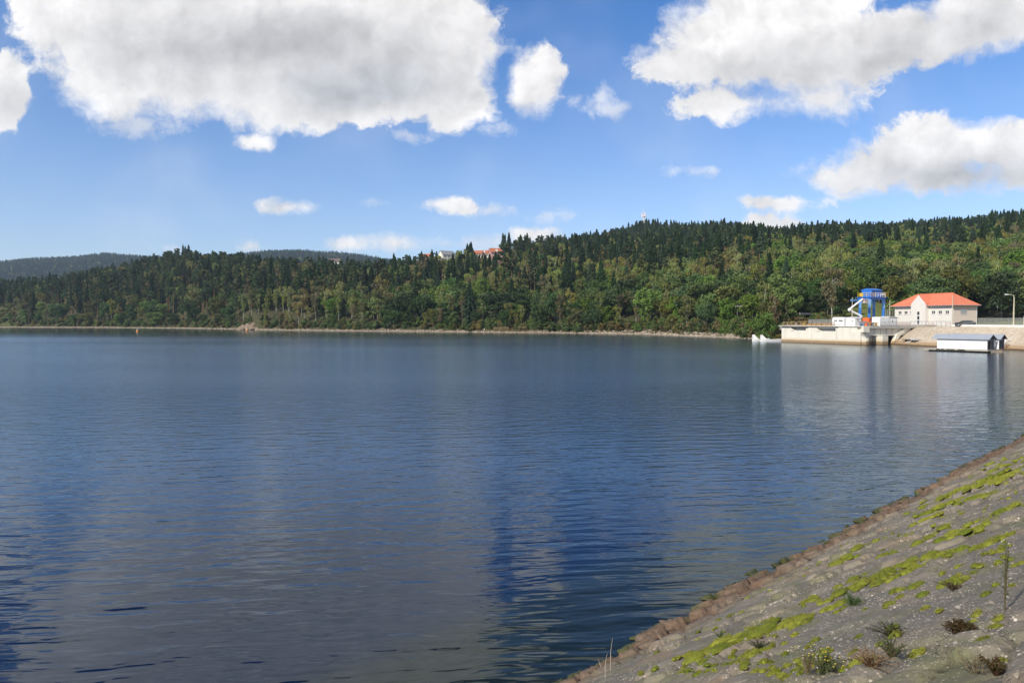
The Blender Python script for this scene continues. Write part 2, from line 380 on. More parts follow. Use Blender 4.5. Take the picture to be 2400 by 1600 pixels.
# ------------------------------------------------------------------ dam path (waterline) and frame
WL = [(-62, -47), (-30, -17.1), (-5.6, 5.99), (1.17, 12.3), (14.5, 24.75), (28, 37.3), (48, 56.5), (70, 79), (89, 102), (102, 124), (106.2, 142.5), (100.8, 157),
      (98.4, 168), (98.6, 180), (98.5, 200)]
def catmull(P, step=.5):
    P = [Vector(p) for p in P]; out = []
    for i in range(len(P) - 1):
        p0 = P[max(i - 1, 0)]; p1 = P[i]; p2 = P[i + 1]; p3 = P[min(i + 2, len(P) - 1)]
        n = max(2, int((p2 - p1).length / step))
        for k in range(n):
            t = k / n
            out.append(.5 * ((2 * p1) + (-p0 + p2) * t + (2 * p0 - 5 * p1 + 4 * p2 - p3) * t * t + (-p0 + 3 * p1 - 3 * p2 + p3) * t ** 3))
    out.append(P[-1]); return out
PATH = catmull(WL)
cum = [0.0]
for i in range(1, len(PATH)): cum.append(cum[-1] + (PATH[i] - PATH[i - 1]).length)
cum = np.array(cum); PA = np.array([(p.x, p.y) for p in PATH])
T0 = float(cum[np.argmin(((PA - np.array([-5.6, 5.99])) ** 2).sum(1))])   # t at the foot below the eye
def path_xy(t):
    t = np.asarray(t, float); return np.stack([np.interp(t, cum, PA[:, 0]), np.interp(t, cum, PA[:, 1])], -1)
def path_n(t):
    d = path_xy(np.asarray(t) + 1.5) - path_xy(np.asarray(t) - 1.5); d /= np.linalg.norm(d, axis=-1, keepdims=True)
    return np.stack([d[..., 1], -d[..., 0]], -1)
def t_of(x, y): return float(cum[np.argmin(((PA + 0 - np.array([x - 7.5, y])) ** 2).sum(1))]) - T0
SLOPE = 4.8 / 8.2; CREST = 4.8
def on_bank(t, s, dz=0.0):       # t along the dam from the eye's foot, s up the slope from the waterline
    p = path_xy(t + T0); n = path_n(t + T0); return Vector((p[0] + n[0] * s, p[1] + n[1] * s, s * SLOPE + dz))
def bank_ray(px, py):            # sight line meets the near slope plane -> (t, s)
    a, b = S2D(px, py)
    d = Vector((a, 1, b)); n2 = path_n(T0 + 10.0); p0 = path_xy(T0 + 10.0)
    # s = (x-p0).n ; z = SLOPE*s
    dn = d.x * n2[0] + d.y * n2[1]; c = -p0[0] * n2[0] - p0[1] * n2[1]
    k = (SLOPE * c - EYE) / (b - SLOPE * dn)
    x, y = a * k, k; tt = (x - p0[0]) * -n2[1] + (y - p0[1]) * n2[0] + 10.0
    return tt, c + k * dn
# stones of the pitched slope: numpy voronoi in (t, s)
rng = np.random.default_rng(7)
def hash2(i, j, k):
    h = (i * 374761393 + j * 668265263 + k * 974634541) & 0xffffffff
    h = ((h ^ (h >> 13)) * 1274126177) & 0xffffffff; h = h ^ (h >> 16)
    return (h & 0xffff) / 65535.0
def vor2(x, y):
    xi = np.floor(x).astype(np.int64); yi = np.floor(y).astype(np.int64)
    d1 = np.full(x.shape, 9.0); d2 = np.full(x.shape, 9.0); idv = np.zeros(x.shape)
    for a in (-1, 0, 1):
        for b in (-1, 0, 1):
            ci = xi + a; cj = yi + b
            px_ = ci + .5 + .9 * (hash2(ci, cj, 1) - .5); py_ = cj + .5 + .9 * (hash2(ci, cj, 2) - .5)
            d = np.hypot(px_ - x, py_ - y); m = d < d1
            d2 = np.where(m, d1, np.minimum(d2, d)); idv = np.where(m, hash2(ci, cj, 3), idv); d1 = np.where(m, d, d1)
    return d1, d2, idv
def vnoise(x, y, k=0):
    xi = np.floor(x).astype(np.int64); yi = np.floor(y).astype(np.int64); fx = smooth01(x - xi); fy = smooth01(y - yi)
    a = hash2(xi, yi, k); b = hash2(xi + 1, yi, k); c = hash2(xi, yi + 1, k); d = hash2(xi + 1, yi + 1, k)
    return (a * (1 - fx) + b * fx) * (1 - fy) + (c * (1 - fx) + d * fx) * fy
def fbm(x, y, k=0, o=4):
    s = 0; w = .5
    for i in range(o): s = s + w * vnoise(x, y, k + i); x = x * 2.03; y = y * 2.03; w *= .5
    return s / (1 - .5 ** o)
def relief(t, s):
    """height of the stone facing over the plane, id of stone, gap"""
    wx = t + .35 * (fbm(t * 1.3, s * 1.3, 11) - .5); wy = s + .35 * (fbm(t * 1.3, s * 1.3, 21) - .5)
    d1, d2, idv = vor2(wx / .50, wy / .34)
    gap = np.clip((d2 - d1) / .16, 0, 1)
    low = np.clip(1 - (s - .85 - .8 * (fbm(t * .35, s * .5, 31) - .5)) / .9, 0, 1)         # loose rubble zone by the water
    up = 1 - low
    cover = np.clip((fbm(t * .8, s * .9, 41) - .50) / .12, 0, 1)   # silt and mortar hide the joints higher up
    h = low * (smooth01(gap) * (.04 + .24 * idv) + .05 * (fbm(t * 6, s * 6, 51) - .5))
    h += up * (smooth01(gap) * (.025 + .095 * idv) * (1 - .8 * cover) + cover * .045 + .03 * (fbm(t * 5, s * 5, 61) - .5))
    h -= .125 * low
    h += .14 * (fbm(t * .22, s * .3, 71) - .5) + .06 * (fbm(t * .9, s * 1.2, 81) - .5)
    return h, idv, gap * np.maximum(low, 1 - cover) + (1 - np.maximum(low, 1 - cover)), low, cover
def bank_mat():
    t = NT('stone_facing'); p = t.pos()
    at_ = lambda nm: t.n('ShaderNodeAttribute', attribute_name=nm).outputs['Fac']
    sid, gap, low, cov, sa = at_('sid'), at_('gap'), at_('low'), at_('cover'), at_('s')
    n1 = t.noise(p, 2.2, 6, .65); n2 = t.noise(p, 14, 5, .7); n3 = t.noise(p, 60, 3, .7); n4 = t.noise(p, .7, 4, .5)
    grey = t.mix(t.step(n2, .3, .72), (.075, .074, .068), (.175, .168, .152))
    grey = t.mix(t.step(n1, .42, .62), grey, t.mix(n2, (.065, .065, .058), (.13, .125, .112)))
    st = t.mix(sid, (.085, .08, .07), (.215, .19, .155))
    c = t.mix(t.math('MULTIPLY', cov, .75), t.mix(.5, st, grey), grey)
    # sandy tan and ochre bits
    c = t.mix(t.math('MULTIPLY', t.step(n4, .55, .66), .55), c, (.19, .145, .10))
    # gravel speckle
    vp = t.vor(p, 34, 'F1', 'Color'); vd = t.vor(p, 34)
    sepc = t.n('ShaderNodeSeparateColor', {0: vp})
    peb = t.math('MULTIPLY', t.step(sepc.outputs[0], .62, .7), t.step(t.noise(p, 1.3, 4, .6), .42, .55))
    c = t.mix(t.math('MULTIPLY', peb, t.step(vd, .55, .3)), c, t.mix(sepc.outputs[1], (.50, .47, .42), (.20, .17, .14)))
    # brown rubble by the water
    br = t.mix(sid, (.10, .064, .045), (.165, .118, .084)); br = t.mix(t.step(n2, .3, .7), br, (.075, .052, .040))
    br = t.mix(t.math('MULTIPLY', t.step(n1, .55, .68), .6), br, (.15, .13, .10))
    c = t.mix(low, c, br)
    # olive film of algae and thin moss
    film = t.math('MULTIPLY', t.step(t.noise(t.vmul(p, (1, 1, 1.5)), .9, 6, .65), .50, .68), t.math('SUBTRACT', .62, t.math('MULTIPLY', low, .6)))
    c = t.mix(film, c, (.10, .115, .045))
    c = t.mix(t.step(gap, .50, .05), c, (.04, .035, .026))
    # wet, weed-covered foot
    c = t.mix(t.step(sa, .36, .12), c, t.mix(n2, (.018, .020, .010), (.07, .08, .025)))
    c = t.mix(1.0, c, t.mix(n3, (1.05, .98, .88), (1.72, 1.62, 1.46)), 'MULTIPLY')
    h = t.math('ADD', t.math('MULTIPLY', n2, .6), t.math('MULTIPLY', n3, .35))
    h = t.math('ADD', h, t.math('MULTIPLY', peb, .35))
    rough = t.step(sa, .1, .4, .45, .93)
    t.pbr(c, rough, t.bump(h, .8, .035), 0, .3); return t.m
ts = np.concatenate([np.arange(-75, -2, 1.0), np.arange(-2, 3, .06), np.arange(3, 16, .027), np.arange(16, 32, .05), np.arange(32, 60, .14), np.arange(60, 245, .5)])
ts = ts[ts + T0 < cum[-1] - .1]; ts = ts[ts + T0 > .1]
ss = np.concatenate([np.arange(-5, -.6, .5), np.arange(-.6, 8.2, .042), [8.2]])
Tm, Sm = np.meshgrid(ts, ss, indexing='ij')
H, ID, GAP, LOW, COV = relief(Tm, Sm)
fade = np.clip((8.2 - Sm) / .3, 0, 1); H = H * fade
P2 = path_xy(ts + T0)[:, None, :]; N2 = path_n(ts + T0)[:, None, :]
cosS = 1 / math.hypot(1, SLOPE)
XY = P2 + N2 * (Sm[..., None] - H[..., None] * SLOPE * cosS)
ZZ = Sm * SLOPE + H * cosS
V = np.concatenate([XY, ZZ[..., None]], -1).reshape(-1, 3)
a_, b_ = Tm.shape; ii, jj = np.meshgrid(np.arange(a_ - 1), np.arange(b_ - 1), indexing='ij'); q = ii * b_ + jj
Fq = np.stack([q, q + 1, q + b_ + 1, q + b_], -1).reshape(-1, 4)
far = np.clip((Tm - 120) / 30, 0, 1)
me = np_mesh('dam_slope', V, Fq, bank_mat(), {'sid': ('POINT', ID.ravel()), 'gap': ('POINT', GAP.ravel()), 'low': ('POINT', LOW.ravel()),
             'cover': ('POINT', COV.ravel()), 's': ('POINT', (Sm + H).ravel())})
# pale concrete-grey facing of the far reach of the dam
def farbank_mat():
    t = NT('pale_facing'); p = t.pos(); sz = t.n('ShaderNodeSeparateXYZ', {0: p}).outputs[2]
    n1 = t.noise(t.vmul(p, (1, 1, .6)), .5, 6, .65); n2 = t.noise(p, 3.2, 5, .7); vd = t.vor(p, 2.6, 'F1', 'Color')
    vs = t.n('ShaderNodeSeparateColor', {0: vd}).outputs[0]
    c = t.mix(t.step(n1, .35, .65), (.42, .34, .24), (.56, .48, .38)); c = t.mix(t.math('MULTIPLY', t.step(n2, .5, .7), .6), c, (.26, .20, .12))
    c = t.mix(.35, c, t.mix(vs, (.30, .24, .16), (.62, .55, .45)))
    zz = t.math('ADD', sz, t.math('MULTIPLY', n1, .5))
    c = t.mix(t.step(zz, 1.05, 1.35), t.mix(n2, (.30, .20, .11), (.44, .32, .19)), c)
    c = t.mix(t.step(sz, .22, .36), (.13, .085, .045), c)
    t.pbr(c, .95, t.bump(n2, .7, .12), 0, .2); return t.m
me.materials.append(farbank_mat())
nf = len(me.polygons); cen_t = (Tm[:-1, :-1]).reshape(-1)
me.polygons.foreach_set('material_index', (cen_t > 125).astype(np.int32)[:nf] if nf == len(cen_t) else np.zeros(nf, np.int32))
tag(link('dam_slope', me), kind='structure')
# crest road and downstream slope
def road_mat():
    t = NT('crest_road'); p = t.pos(); n = t.noise(p, 6, 6, .7); c = t.mix(n, (.05, .05, .05), (.11, .105, .10)); t.pbr(c, .9, t.bump(n, .4, .01)); return t.m
def ribbon(name, rows, mat, t0, t1, step=1.0, kind='structure'):
    tt = np.arange(t0, t1, step); tt = tt[(tt + T0 > .5) & (tt + T0 < cum[-1] - .5)]
    p = path_xy(tt + T0); n = path_n(tt + T0); vs = np.concatenate([np.concatenate([p + n * s, np.full((len(tt), 1), z)], 1)[:, None, :] for s, z in rows], 1)
    k = len(rows); ii, jj = np.meshgrid(np.arange(len(tt) - 1), np.arange(k - 1), indexing='ij'); q = ii * k + jj
    me = np_mesh(name, vs.reshape(-1, 3), np.stack([q, q + 1, q + k + 1, q + k], -1).reshape(-1, 4), mat)
    return tag(link(name, me), kind=kind)
ribbon('crest_road', [(8.62, 4.81), (13.5, 4.83), (14.2, 4.78), (30, -5), (34, -8.2)], road_mat(), -75, 148)
ribbon('service_road', [(8.62, 4.81), (14.5, 4.83), (15.5, 4.7)], road_mat(), 148, 260)
ribbon('kerb', [(8.18, 4.6), (8.18, 5.22), (8.6, 5.22), (8.6, 4.7)], paint('kerb_concrete', (.74, .71, .64), .85, 0, .25), -75, t_of(106, 172))

# ------------------------------------------------------------------ water
def water_mat():
    t = NT('lake_water'); p = t.pos(); sp = t.n('ShaderNodeSeparateXYZ', {0: p})
    x, y = sp.outputs[0], sp.outputs[1]
    dist = t.n('ShaderNodeVectorMath', {0: p}, operation='LENGTH').outputs['Value']
    d0 = t.math('ADD', t.math('MULTIPLY', t.math('SUBTRACT', y, x), .70), -10.2)   # metres out from the near bank
    near = t.step(y, 14, 75)
    patch = t.noise(t.vmul(p, (.02, .035, 1)), 1.0, 4, .55)
    patch2 = t.noise(t.vmul(p, (.004, .012, 1)), 1.0, 3, .5)
    rot = t.n('ShaderNodeMapping', {'Vector': p, 'Rotation': (0, 0, R(-7))}).outputs[0]
    w = t.n('ShaderNodeVectorMath', operation='ADD'); wn_ = t.n('ShaderNodeVectorMath', {0: t.noise(p, .35, 3, .5, 'Color'), 1: (.9, .5, 0)}, operation='MULTIPLY')
    t.t.links.new(rot, w.inputs[0]); t.t.links.new(wn_.outputs[0], w.inputs[1]); wp = w.outputs[0]
    swell = t.noise(t.vmul(wp, (.40, 1.75, 1)), 1.0, 2, .5)          # long ripples
    rip = t.noise(t.vmul(wp, (1.1, 3.2, 1)), 1.0, 2, .5)
    chop = t.noise(t.vmul(wp, (3.4, 4.8, 1)), 1.0, 3, .55)
    fadeb = t.step(y, 90, 320, 1.0, .45)
    calm = t.step(t.math('ADD', y, t.math('MULTIPLY', t.math('SUBTRACT', patch, .5), 30)), 14, 42)
    hA = t.math('MULTIPLY', swell, .048)
    hB = t.math('MULTIPLY', rip, t.math('MULTIPLY_ADD', calm, .012, .007))
    hC = t.math('MULTIPLY', chop, t.math('MULTIPLY_ADD', calm, .017, .0004))
    hD = t.math('MULTIPLY', t.noise(t.vmul(wp, (1.0, 1.4, 1)), 1.0, 3, .6), t.math('MULTIPLY', t.step(y, 26, 48), t.step(t.math('ADD', patch, t.math('MULTIPLY', patch2, .5)), .55, .95, .014, .062)))
    h = t.math('ADD', t.math('ADD', t.math('ADD', hA, hB), hC), hD)
    bm = t.bump(t.math('MULTIPLY', h, fadeb), 1.0, 1.0)
    far_ = t.step(y, 24, 72)
    rough = t.math('ADD', t.math('MULTIPLY', far_, .145), .008)
    rough = t.math('MULTIPLY', rough, t.step(patch2, .3, .7, .85, 1.15)); rough = t.math('MULTIPLY', rough, t.step(d0, 2, 26, .35, 1.0)); rough = t.math('MULTIPLY', rough, t.step(y, 230, 340, 1.0, .5))
    shore_fadeb = t.step(y, 90, 320, 1.0, .45)
    calm = t.step(y, 200, 330)
    # body colour of the water; green weed beds just under the surface
    weed = t.math('MULTIPLY', t.step(t.noise(t.vmul(t.n('ShaderNodeMapping', {'Vector': p, 'Rotation': (0, 0, R(-46))}).outputs[0], (.25, 1.6, 1)), 1.0, 5, .6), .52, .72),
                  t.math('MULTIPLY', t.step(d0, 13, 8.5), t.step(d0, 2, 5)))
    body = t.mix(t.math('MULTIPLY', weed, .8), (.0005, .0055, .024), (.004, .010, .007))
    body = t.mix(t.step(d0, 1.3, .0), body, (.008, .013, .007))
    lw = t.n('ShaderNodeFresnel', {'IOR': 1.43}); t.t.links.new(bm, lw.inputs['Normal'])
    di = t.n('ShaderNodeBsdfDiffuse'); t.set(di.inputs[0], body)
    gl = t.n('ShaderNodeBsdfGlossy', distribution='GGX'); gl.inputs['Color'].default_value = (.84, .93, 1, 1)
    t.set(gl.inputs['Roughness'], rough); t.t.links.new(bm, gl.inputs['Normal'])
    mx = t.n('ShaderNodeMixShader'); t.t.links.new(lw.outputs[0], mx.inputs[0]); t.t.links.new(di.outputs[0], mx.inputs[1]); t.t.links.new(gl.outputs[0], mx.inputs[2])
    t.t.links.new(mx.outputs[0], t.out.inputs[0]); return t.m
tt = np.arange(1, cum[-1] - 1, 2.0); pp = path_xy(tt) + path_n(tt) * .9
poly = [(float(a), float(b), 0.0) for a, b in pp] + [(120, 240, 0), (150, 700, 0), (-1500, 700, 0), (-1500, -60, 0), (-70, -60, 0)]
bm = bmesh.new(); bm.faces.new([bm.verts.new(p) for p in poly]); bmesh.ops.triangulate(bm, faces=bm.faces)
me = bpy.data.meshes.new('water'); bm.to_mesh(me); bm.free()
if me.polygons[0].normal.z < 0: me.flip_normals()
me.materials.append(water_mat()); tag(link('water', me), kind='structure')

# ------------------------------------------------------------------ loose stones along the far shore
def rock_soup(n, fpos, fsize, seed, flat=.55):
    g_ = np.random.default_rng(seed)
    bmr = bmesh.new(); bmesh.ops.create_icosphere(bmr, subdivisions=1, radius=1.0); bv = np.array([v.co[:] for v in bmr.verts]); bf = np.array([[v.index for v in f.verts] for f in bmr.faces]); bmr.free()
    P = np.array([fpos(g_, i) for i in range(n)]); Sz = np.array([fsize(g_, i) for i in range(n)])
    sc = Sz[:, None, None] * g_.uniform(.6, 1.25, (n, 1, 3)) * np.array([1, 1, flat]); jt = 1 + g_.normal(0, .16, (n, len(bv), 1))
    a = g_.uniform(0, 6.28, n); c, s = np.cos(a), np.sin(a)
    v = bv[None] * jt * sc; x = v[..., 0] * c[:, None] - v[..., 1] * s[:, None]; y = v[..., 0] * s[:, None] + v[..., 1] * c[:, None]
    v = np.stack([x, y, v[..., 2]], -1) + P[:, None, :]
    f = bf[None] + (np.arange(n) * len(bv))[:, None, None]
    rnd = np.repeat(g_.uniform(0, 1, n), len(bf))
    return v.reshape(-1, 3), f.reshape(-1, 3), rnd
def rock_mat(name, c1, c2, c3):
    t = NT(name); p = t.pos(); r_ = t.n('ShaderNodeAttribute', attribute_name='rnd').outputs['Fac']
    n = t.noise(p, 5, 5, .65); c = t.mix(r_, c1, c2); c = t.mix(t.step(n, .4, .75), c, c3); t.pbr(c, .93, t.bump(n, .5, .04), 0, .25); return t.m
def shore_pos(g_, i):
    px = g_.uniform(-20, 1760); k = g_.uniform(0, 1) ** 1.6
    D = shore_D(px) + k * (1.3 + 1.6 * (px > 560) + 2.4 * (px > 1300)) * (.4 + 1.2 * float(vnoise(np.array([px * .02]), np.array([.3]), 9)[0]))
    return ((px - 1200) / FPX * D, D, float(ground_pd(px, D)) + .05)
def shore_size(g_, i): return g_.uniform(.15, .5) * (1.6 if g_.random() < .12 else 1)
v, f, r_ = rock_soup(4200, shore_pos, shore_size, 5)
ms_ = rock_mat('shore_stone', (.46, .39, .31), (.27, .22, .16), (.20, .15, .10))
tag(link('shore_stones', np_mesh('shore_stones', v, f, ms_, {'rnd': ('FACE', r_)})), kind='stuff', label='pale loose stones along the waterline of the far shore', cat='stones')
def crag_pos(g_, i):
    px = g_.normal(592, 16); k = g_.uniform(0, 1); D = 416 + k * 22
    hh = max(0, 1 - abs(px - 594) / 38) * 7.0
    return ((px - 1200) / FPX * D, D, k * hh)
v, f, r_ = rock_soup(330, crag_pos, lambda g_, i: g_.uniform(.5, 1.7), 9, .8)
mcrag = rock_mat('crag_stone', (.36, .28, .20), (.22, .17, .12), (.12, .09, .06))
tag(link('rock_outcrop', np_mesh('rock_outcrop', v, f, mcrag, {'rnd': ('FACE', r_)})), 'broken brown rock outcrop rising from the far waterline, orange buoy in front', 'rock outcrop')
def scree_pos(g_, i):
    k = g_.uniform(0, 1); px = g_.uniform(1385, 1600) if g_.random() < .55 else g_.uniform(1600, 1780); D = shore_D(px) + k * 6
    return ((px - 1200) / FPX * D, D, k * 1.5 * abs(math.sin(px * .045)) + .1)
v, f, r_ = rock_soup(700, scree_pos, lambda g_, i: g_.uniform(.3, .85), 11, .6)
tag(link('scree', np_mesh('scree', v, f, ms_, {'rnd': ('FACE', r_)})), kind='stuff', label='heap of light angular boulders under the shore trees left of the pier', cat='boulders')
# ------------------------------------------------------------------ tree prototypes
def cards(C, Nrm, L, Wd, T=None, rs=None):
    """quads centred at C, facing Nrm, L long (along tangent T) and Wd wide"""
    n = len(C); rs = rs or rng
    Nrm = Nrm / (np.linalg.norm(Nrm, axis=1, keepdims=True) + 1e-9)
    if T is None: T = rs.normal(size=(n, 3))
    T = T - (T * Nrm).sum(1, keepdims=True) * Nrm; T /= (np.linalg.norm(T, axis=1, keepdims=True) + 1e-9)
    B = np.cross(Nrm, T); L = np.asarray(L).reshape(-1, 1) / 2; Wd = np.asarray(Wd).reshape(-1, 1) / 2
    v = np.stack([C - T * L, C + B * Wd * 1.0, C + T * L, C - B * Wd * 1.0], 1)   # lozenge leaf clump
    return v
def clump_tree(seed, h, z0, clumps, per, size, flat=1.0, spread=.75, droop=False):
    g = np.random.default_rng(seed); out = []; sh = []
    for (cx, cyy, cz, r) in clumps:
        d = g.normal(size=(per, 3)); d /= np.linalg.norm(d, axis=1, keepdims=True)
        rr = r * g.uniform(.45, 1.12, (per, 1)); c = np.array([cx, cyy, cz]) + d * rr * np.array([1, 1, flat])
        nr = d + g.normal(size=(per, 3)) * spread; nr[:, 2] += .25
        T = None
        if droop: T = np.stack([g.normal(0, .25, per), g.normal(0, .25, per), np.ones(per)], 1); nr[:, 2] *= .3
        s = size * g.uniform(.6, 1.35, per)
        out.append(cards(c, nr, s * (2.1 if droop else 1.25), s * (.62 if droop else .95), T, g)); sh.append(np.clip(g.uniform(0, 1, per) * .6 + g.uniform(0, .4), 0, 1))
    return np.concatenate(out), np.concatenate(sh)
def crown_mesh(name, q, sh, mat):
    n = len(q); return np_mesh(name, q.reshape(-1, 3), np.arange(n * 4).reshape(n, 4), mat, {'leaf': ('FACE', sh)})
def trunk_mesh(name, h, r, mat, seed, bend=.02, limbs=()):
    g = random.Random(seed); mb = MB(); pts = []; x = y = 0
    for i in range(7):
        k = i / 6; pts.append((x, y, h * k - .4 * (i == 0))); x += g.uniform(-bend, bend) * h * .3; y += g.uniform(-bend, bend) * h * .3
    mb.tube(pts, [r * (1 - .88 * i / 6) for i in range(7)], 6)
    for (z, a, l, up) in limbs:
        k = z / h * 6; i = min(5, int(k)); p = Vector(pts[i]).lerp(Vector(pts[i + 1]), k - i)
        e = p + Vector((math.cos(a) * l, math.sin(a) * l, up)); m = p.lerp(e, .5) + Vector((0, 0, -.1 * l))
        mb.tube([p, m, e], [r * .42, r * .26, r * .07], 4)
    o = mb.build(name, mat, smooth=True, fix=False); me = o.data; bpy.data.objects.remove(o); return me
def leaf_mat(name, c1, c2, var=.35, trans=.28):
    t = NT(name); lf = t.n('ShaderNodeAttribute', attribute_name='leaf').outputs['Fac']; rnd = t.n('ShaderNodeObjectInfo').outputs['Random']
    c = t.mix(lf, c1, c2)
    v1 = t.step(rnd, 0, 1, 1 - var, 1 + var); r2 = t.math('FRACT', t.math('MULTIPLY', rnd, 17.3))
    hs = t.n('ShaderNodeHueSaturation', {'Color': c, 'Value': v1, 'Hue': t.step(r2, 0, 1, .485, .515), 'Saturation': t.step(t.math('FRACT', t.math('MULTIPLY', rnd, 53.1)), 0, 1, .85, 1.1)})
    d = t.n('ShaderNodeBsdfPrincipled', {'Base Color': hs.outputs[0], 'Roughness': .6, 'Specular IOR Level': .25})
    tr = t.n('ShaderNodeBsdfTranslucent', {'Color': hs.outputs[0]})
    mx = t.n('ShaderNodeMixShader', {0: trans, 1: d.outputs[0], 2: tr.outputs[0]}); t.t.links.new(mx.outputs[0], t.out.inputs[0]); return t.m
def bark_mat(name, c1, c2, sc=(1, 1, 4)):
    t = NT(name); n = t.noise(t.vmul(t.obj(), sc), 1.6, 4, .7); c = t.mix(t.step(n, .45, .62), c1, c2); t.pbr(c, .9, t.bump(n, .5, .03), 0, .2); return t.m
bark_s = bark_mat('spruce_bark', (.12, .085, .06), (.06, .045, .035)); bark_p = bark_mat('pine_bark', (.34, .20, .11), (.16, .11, .075), (1, 1, 2))
bark_b = bark_mat('birch_bark', (.62, .60, .55), (.12, .11, .10), (1, 1, 5)); bark_d = bark_mat('grey_bark', (.16, .14, .115), (.08, .07, .055))

def spruce(seed, h=20.0, Rr=2.9):
    g = np.random.default_rng(seed); C = []; N = []; L = []; Wd = []; T = []; z = h * .07
    while z < h - .3:
        k = z / h; r = Rr * (1 - k) ** .82 * g.uniform(.82, 1.15) + .12; nb = int(6 + 4 * (1 - k)); a0 = g.uniform(0, 6.28)
        for b in range(nb):
            a = a0 + 6.283 * b / nb + g.uniform(-.25, .40); rb = r * g.uniform(.72, 1.12); out = np.array([math.cos(a), math.sin(a), 0])
            for j, f_ in enumerate((.30, .62, .92)):
                c = out * rb * f_ + np.array([0, 0, z - .34 * rb * f_ ** 1.3 + g.uniform(-.1, .1)])
                t_ = out + np.array([0, 0, -.38 - .25 * f_]); n_ = np.array([out[0] * .55, out[1] * .55, 1.0]) + g.normal(0, .35, 3)
                C.append(c); T.append(t_); N.append(n_); L.append(rb * .52 + .25); Wd.append((.42 + .26 * rb * (1.05 - f_)) * g.uniform(.8, 1.3))
                if j:   # hanging twigs
                    C.append(c + np.array([0, 0, -.22])); T.append(np.array([out[0] * .3, out[1] * .3, -1.0])); N.append(np.array([-out[1], out[0], .1]) + g.normal(0, .5, 3)); L.append(.75); Wd.append(.45)
        z += g.uniform(.38, .56) * (1.15 - .45 * k)
    C.append(np.array([0, 0, h - .1])); T.append(np.array([0, 0, 1.0])); N.append(np.array([-.8, -.6, 0])); L.append(1.1); Wd.append(.3)
    q = cards(np.array(C), np.array(N), L, Wd, np.array(T), g); return q, np.clip(g.uniform(0, 1, len(q)), 0, 1)
def pine(seed, h=21.0, Rr=2.9, low=.48):
    g = np.random.default_rng(seed); cl = []; limbs = []
    for i in range(24):
        k = g.uniform(0, 1) ** .8; z = h * (low + (1 - low) * k) - .5; r = Rr * (1 - .72 * k ** 2) * g.uniform(.25, 1.0); a = g.uniform(0, 6.28)
        cl.append((math.cos(a) * r, math.sin(a) * r, z, g.uniform(.75, 1.35) * (1 - .25 * k))); limbs.append((max(1, z - .8), a, r * .8, .5))
    cl.append((0, 0, h - .9, .9)); q, s = clump_tree(seed, h, 0, cl, 44, .52, .62, .7); return q, s, limbs[:12]
def birch(seed, h=17.0, Rr=2.3, per=1400, dens=1.0):
    g = np.random.default_rng(seed); cl = []
    for i in range(34):
        k = g.uniform(0, 1); z = h * (.30 + .66 * k); prof = math.sin(math.pi * min(1, .12 + .92 * (1 - k) ** .75)) ** .7
        a = g.uniform(0, 6.28); r = Rr * prof * g.uniform(.2, 1.0); cl.append((math.cos(a) * r, math.sin(a) * r, z, g.uniform(.6, 1.05)))
    q, s = clump_tree(seed, h, 0, cl, int(40 * dens), .40, 1.25, .8, True)
    return q, s, [(h * k_, g.uniform(0, 6.28), Rr * .6, 1.8) for k_ in (.35, .45, .52, .6, .68, .75, .82)]
def broadleaf(seed, h=14.0, Rr=4.2, nc=42, low=.18, per=48, size=.52):
    g = np.random.default_rng(seed); cl = []
    lobes = [(g.normal(0, Rr * .33), g.normal(0, Rr * .33), h * g.uniform(.45, .75), Rr * g.uniform(.5, .72)) for _ in range(6)] + [(0, 0, h * .62, Rr * .8), (0, 0, h * .36, Rr * .9)]
    while len(cl) < nc:
        lx, ly, lz, lr = lobes[g.integers(len(lobes))]; d = g.normal(size=3); d /= np.linalg.norm(d)
        c = np.array([lx, ly, lz]) + d * lr * g.uniform(.75, 1.05) * np.array([1, 1, h * .30 / Rr * 1.15])
        if c[2] < h * low: c[2] = h * low + g.uniform(0, 1)
        if c[2] > h - .8: continue
        cl.append((*c, g.uniform(.75, 1.45) * Rr / 4.2))
    q, s = clump_tree(seed, h, 0, cl, per, size, .8, .65); return q, s, [(h * k_, g.uniform(0, 6.28), Rr * .55, h * .16) for k_ in (.25, .32, .4, .5, .6)]
def shrub(seed, h=4.0, Rr=2.2):
    g = np.random.default_rng(seed); cl = []
    for i in range(15):
        a = g.uniform(0, 6.28); r = Rr * g.uniform(0, .85); z = g.uniform(.5, h * .85) * (1 - .35 * (r / Rr) ** 2); cl.append((math.cos(a) * r, math.sin(a) * r, z, g.uniform(.6, .95)))
    q, s = clump_tree(seed, h, 0, cl, 52, .38, .8, .65); return q, s, [(h * .2, a, Rr * .5, h * .5) for a in (0.3, 1.7, 3.1, 4.6)]

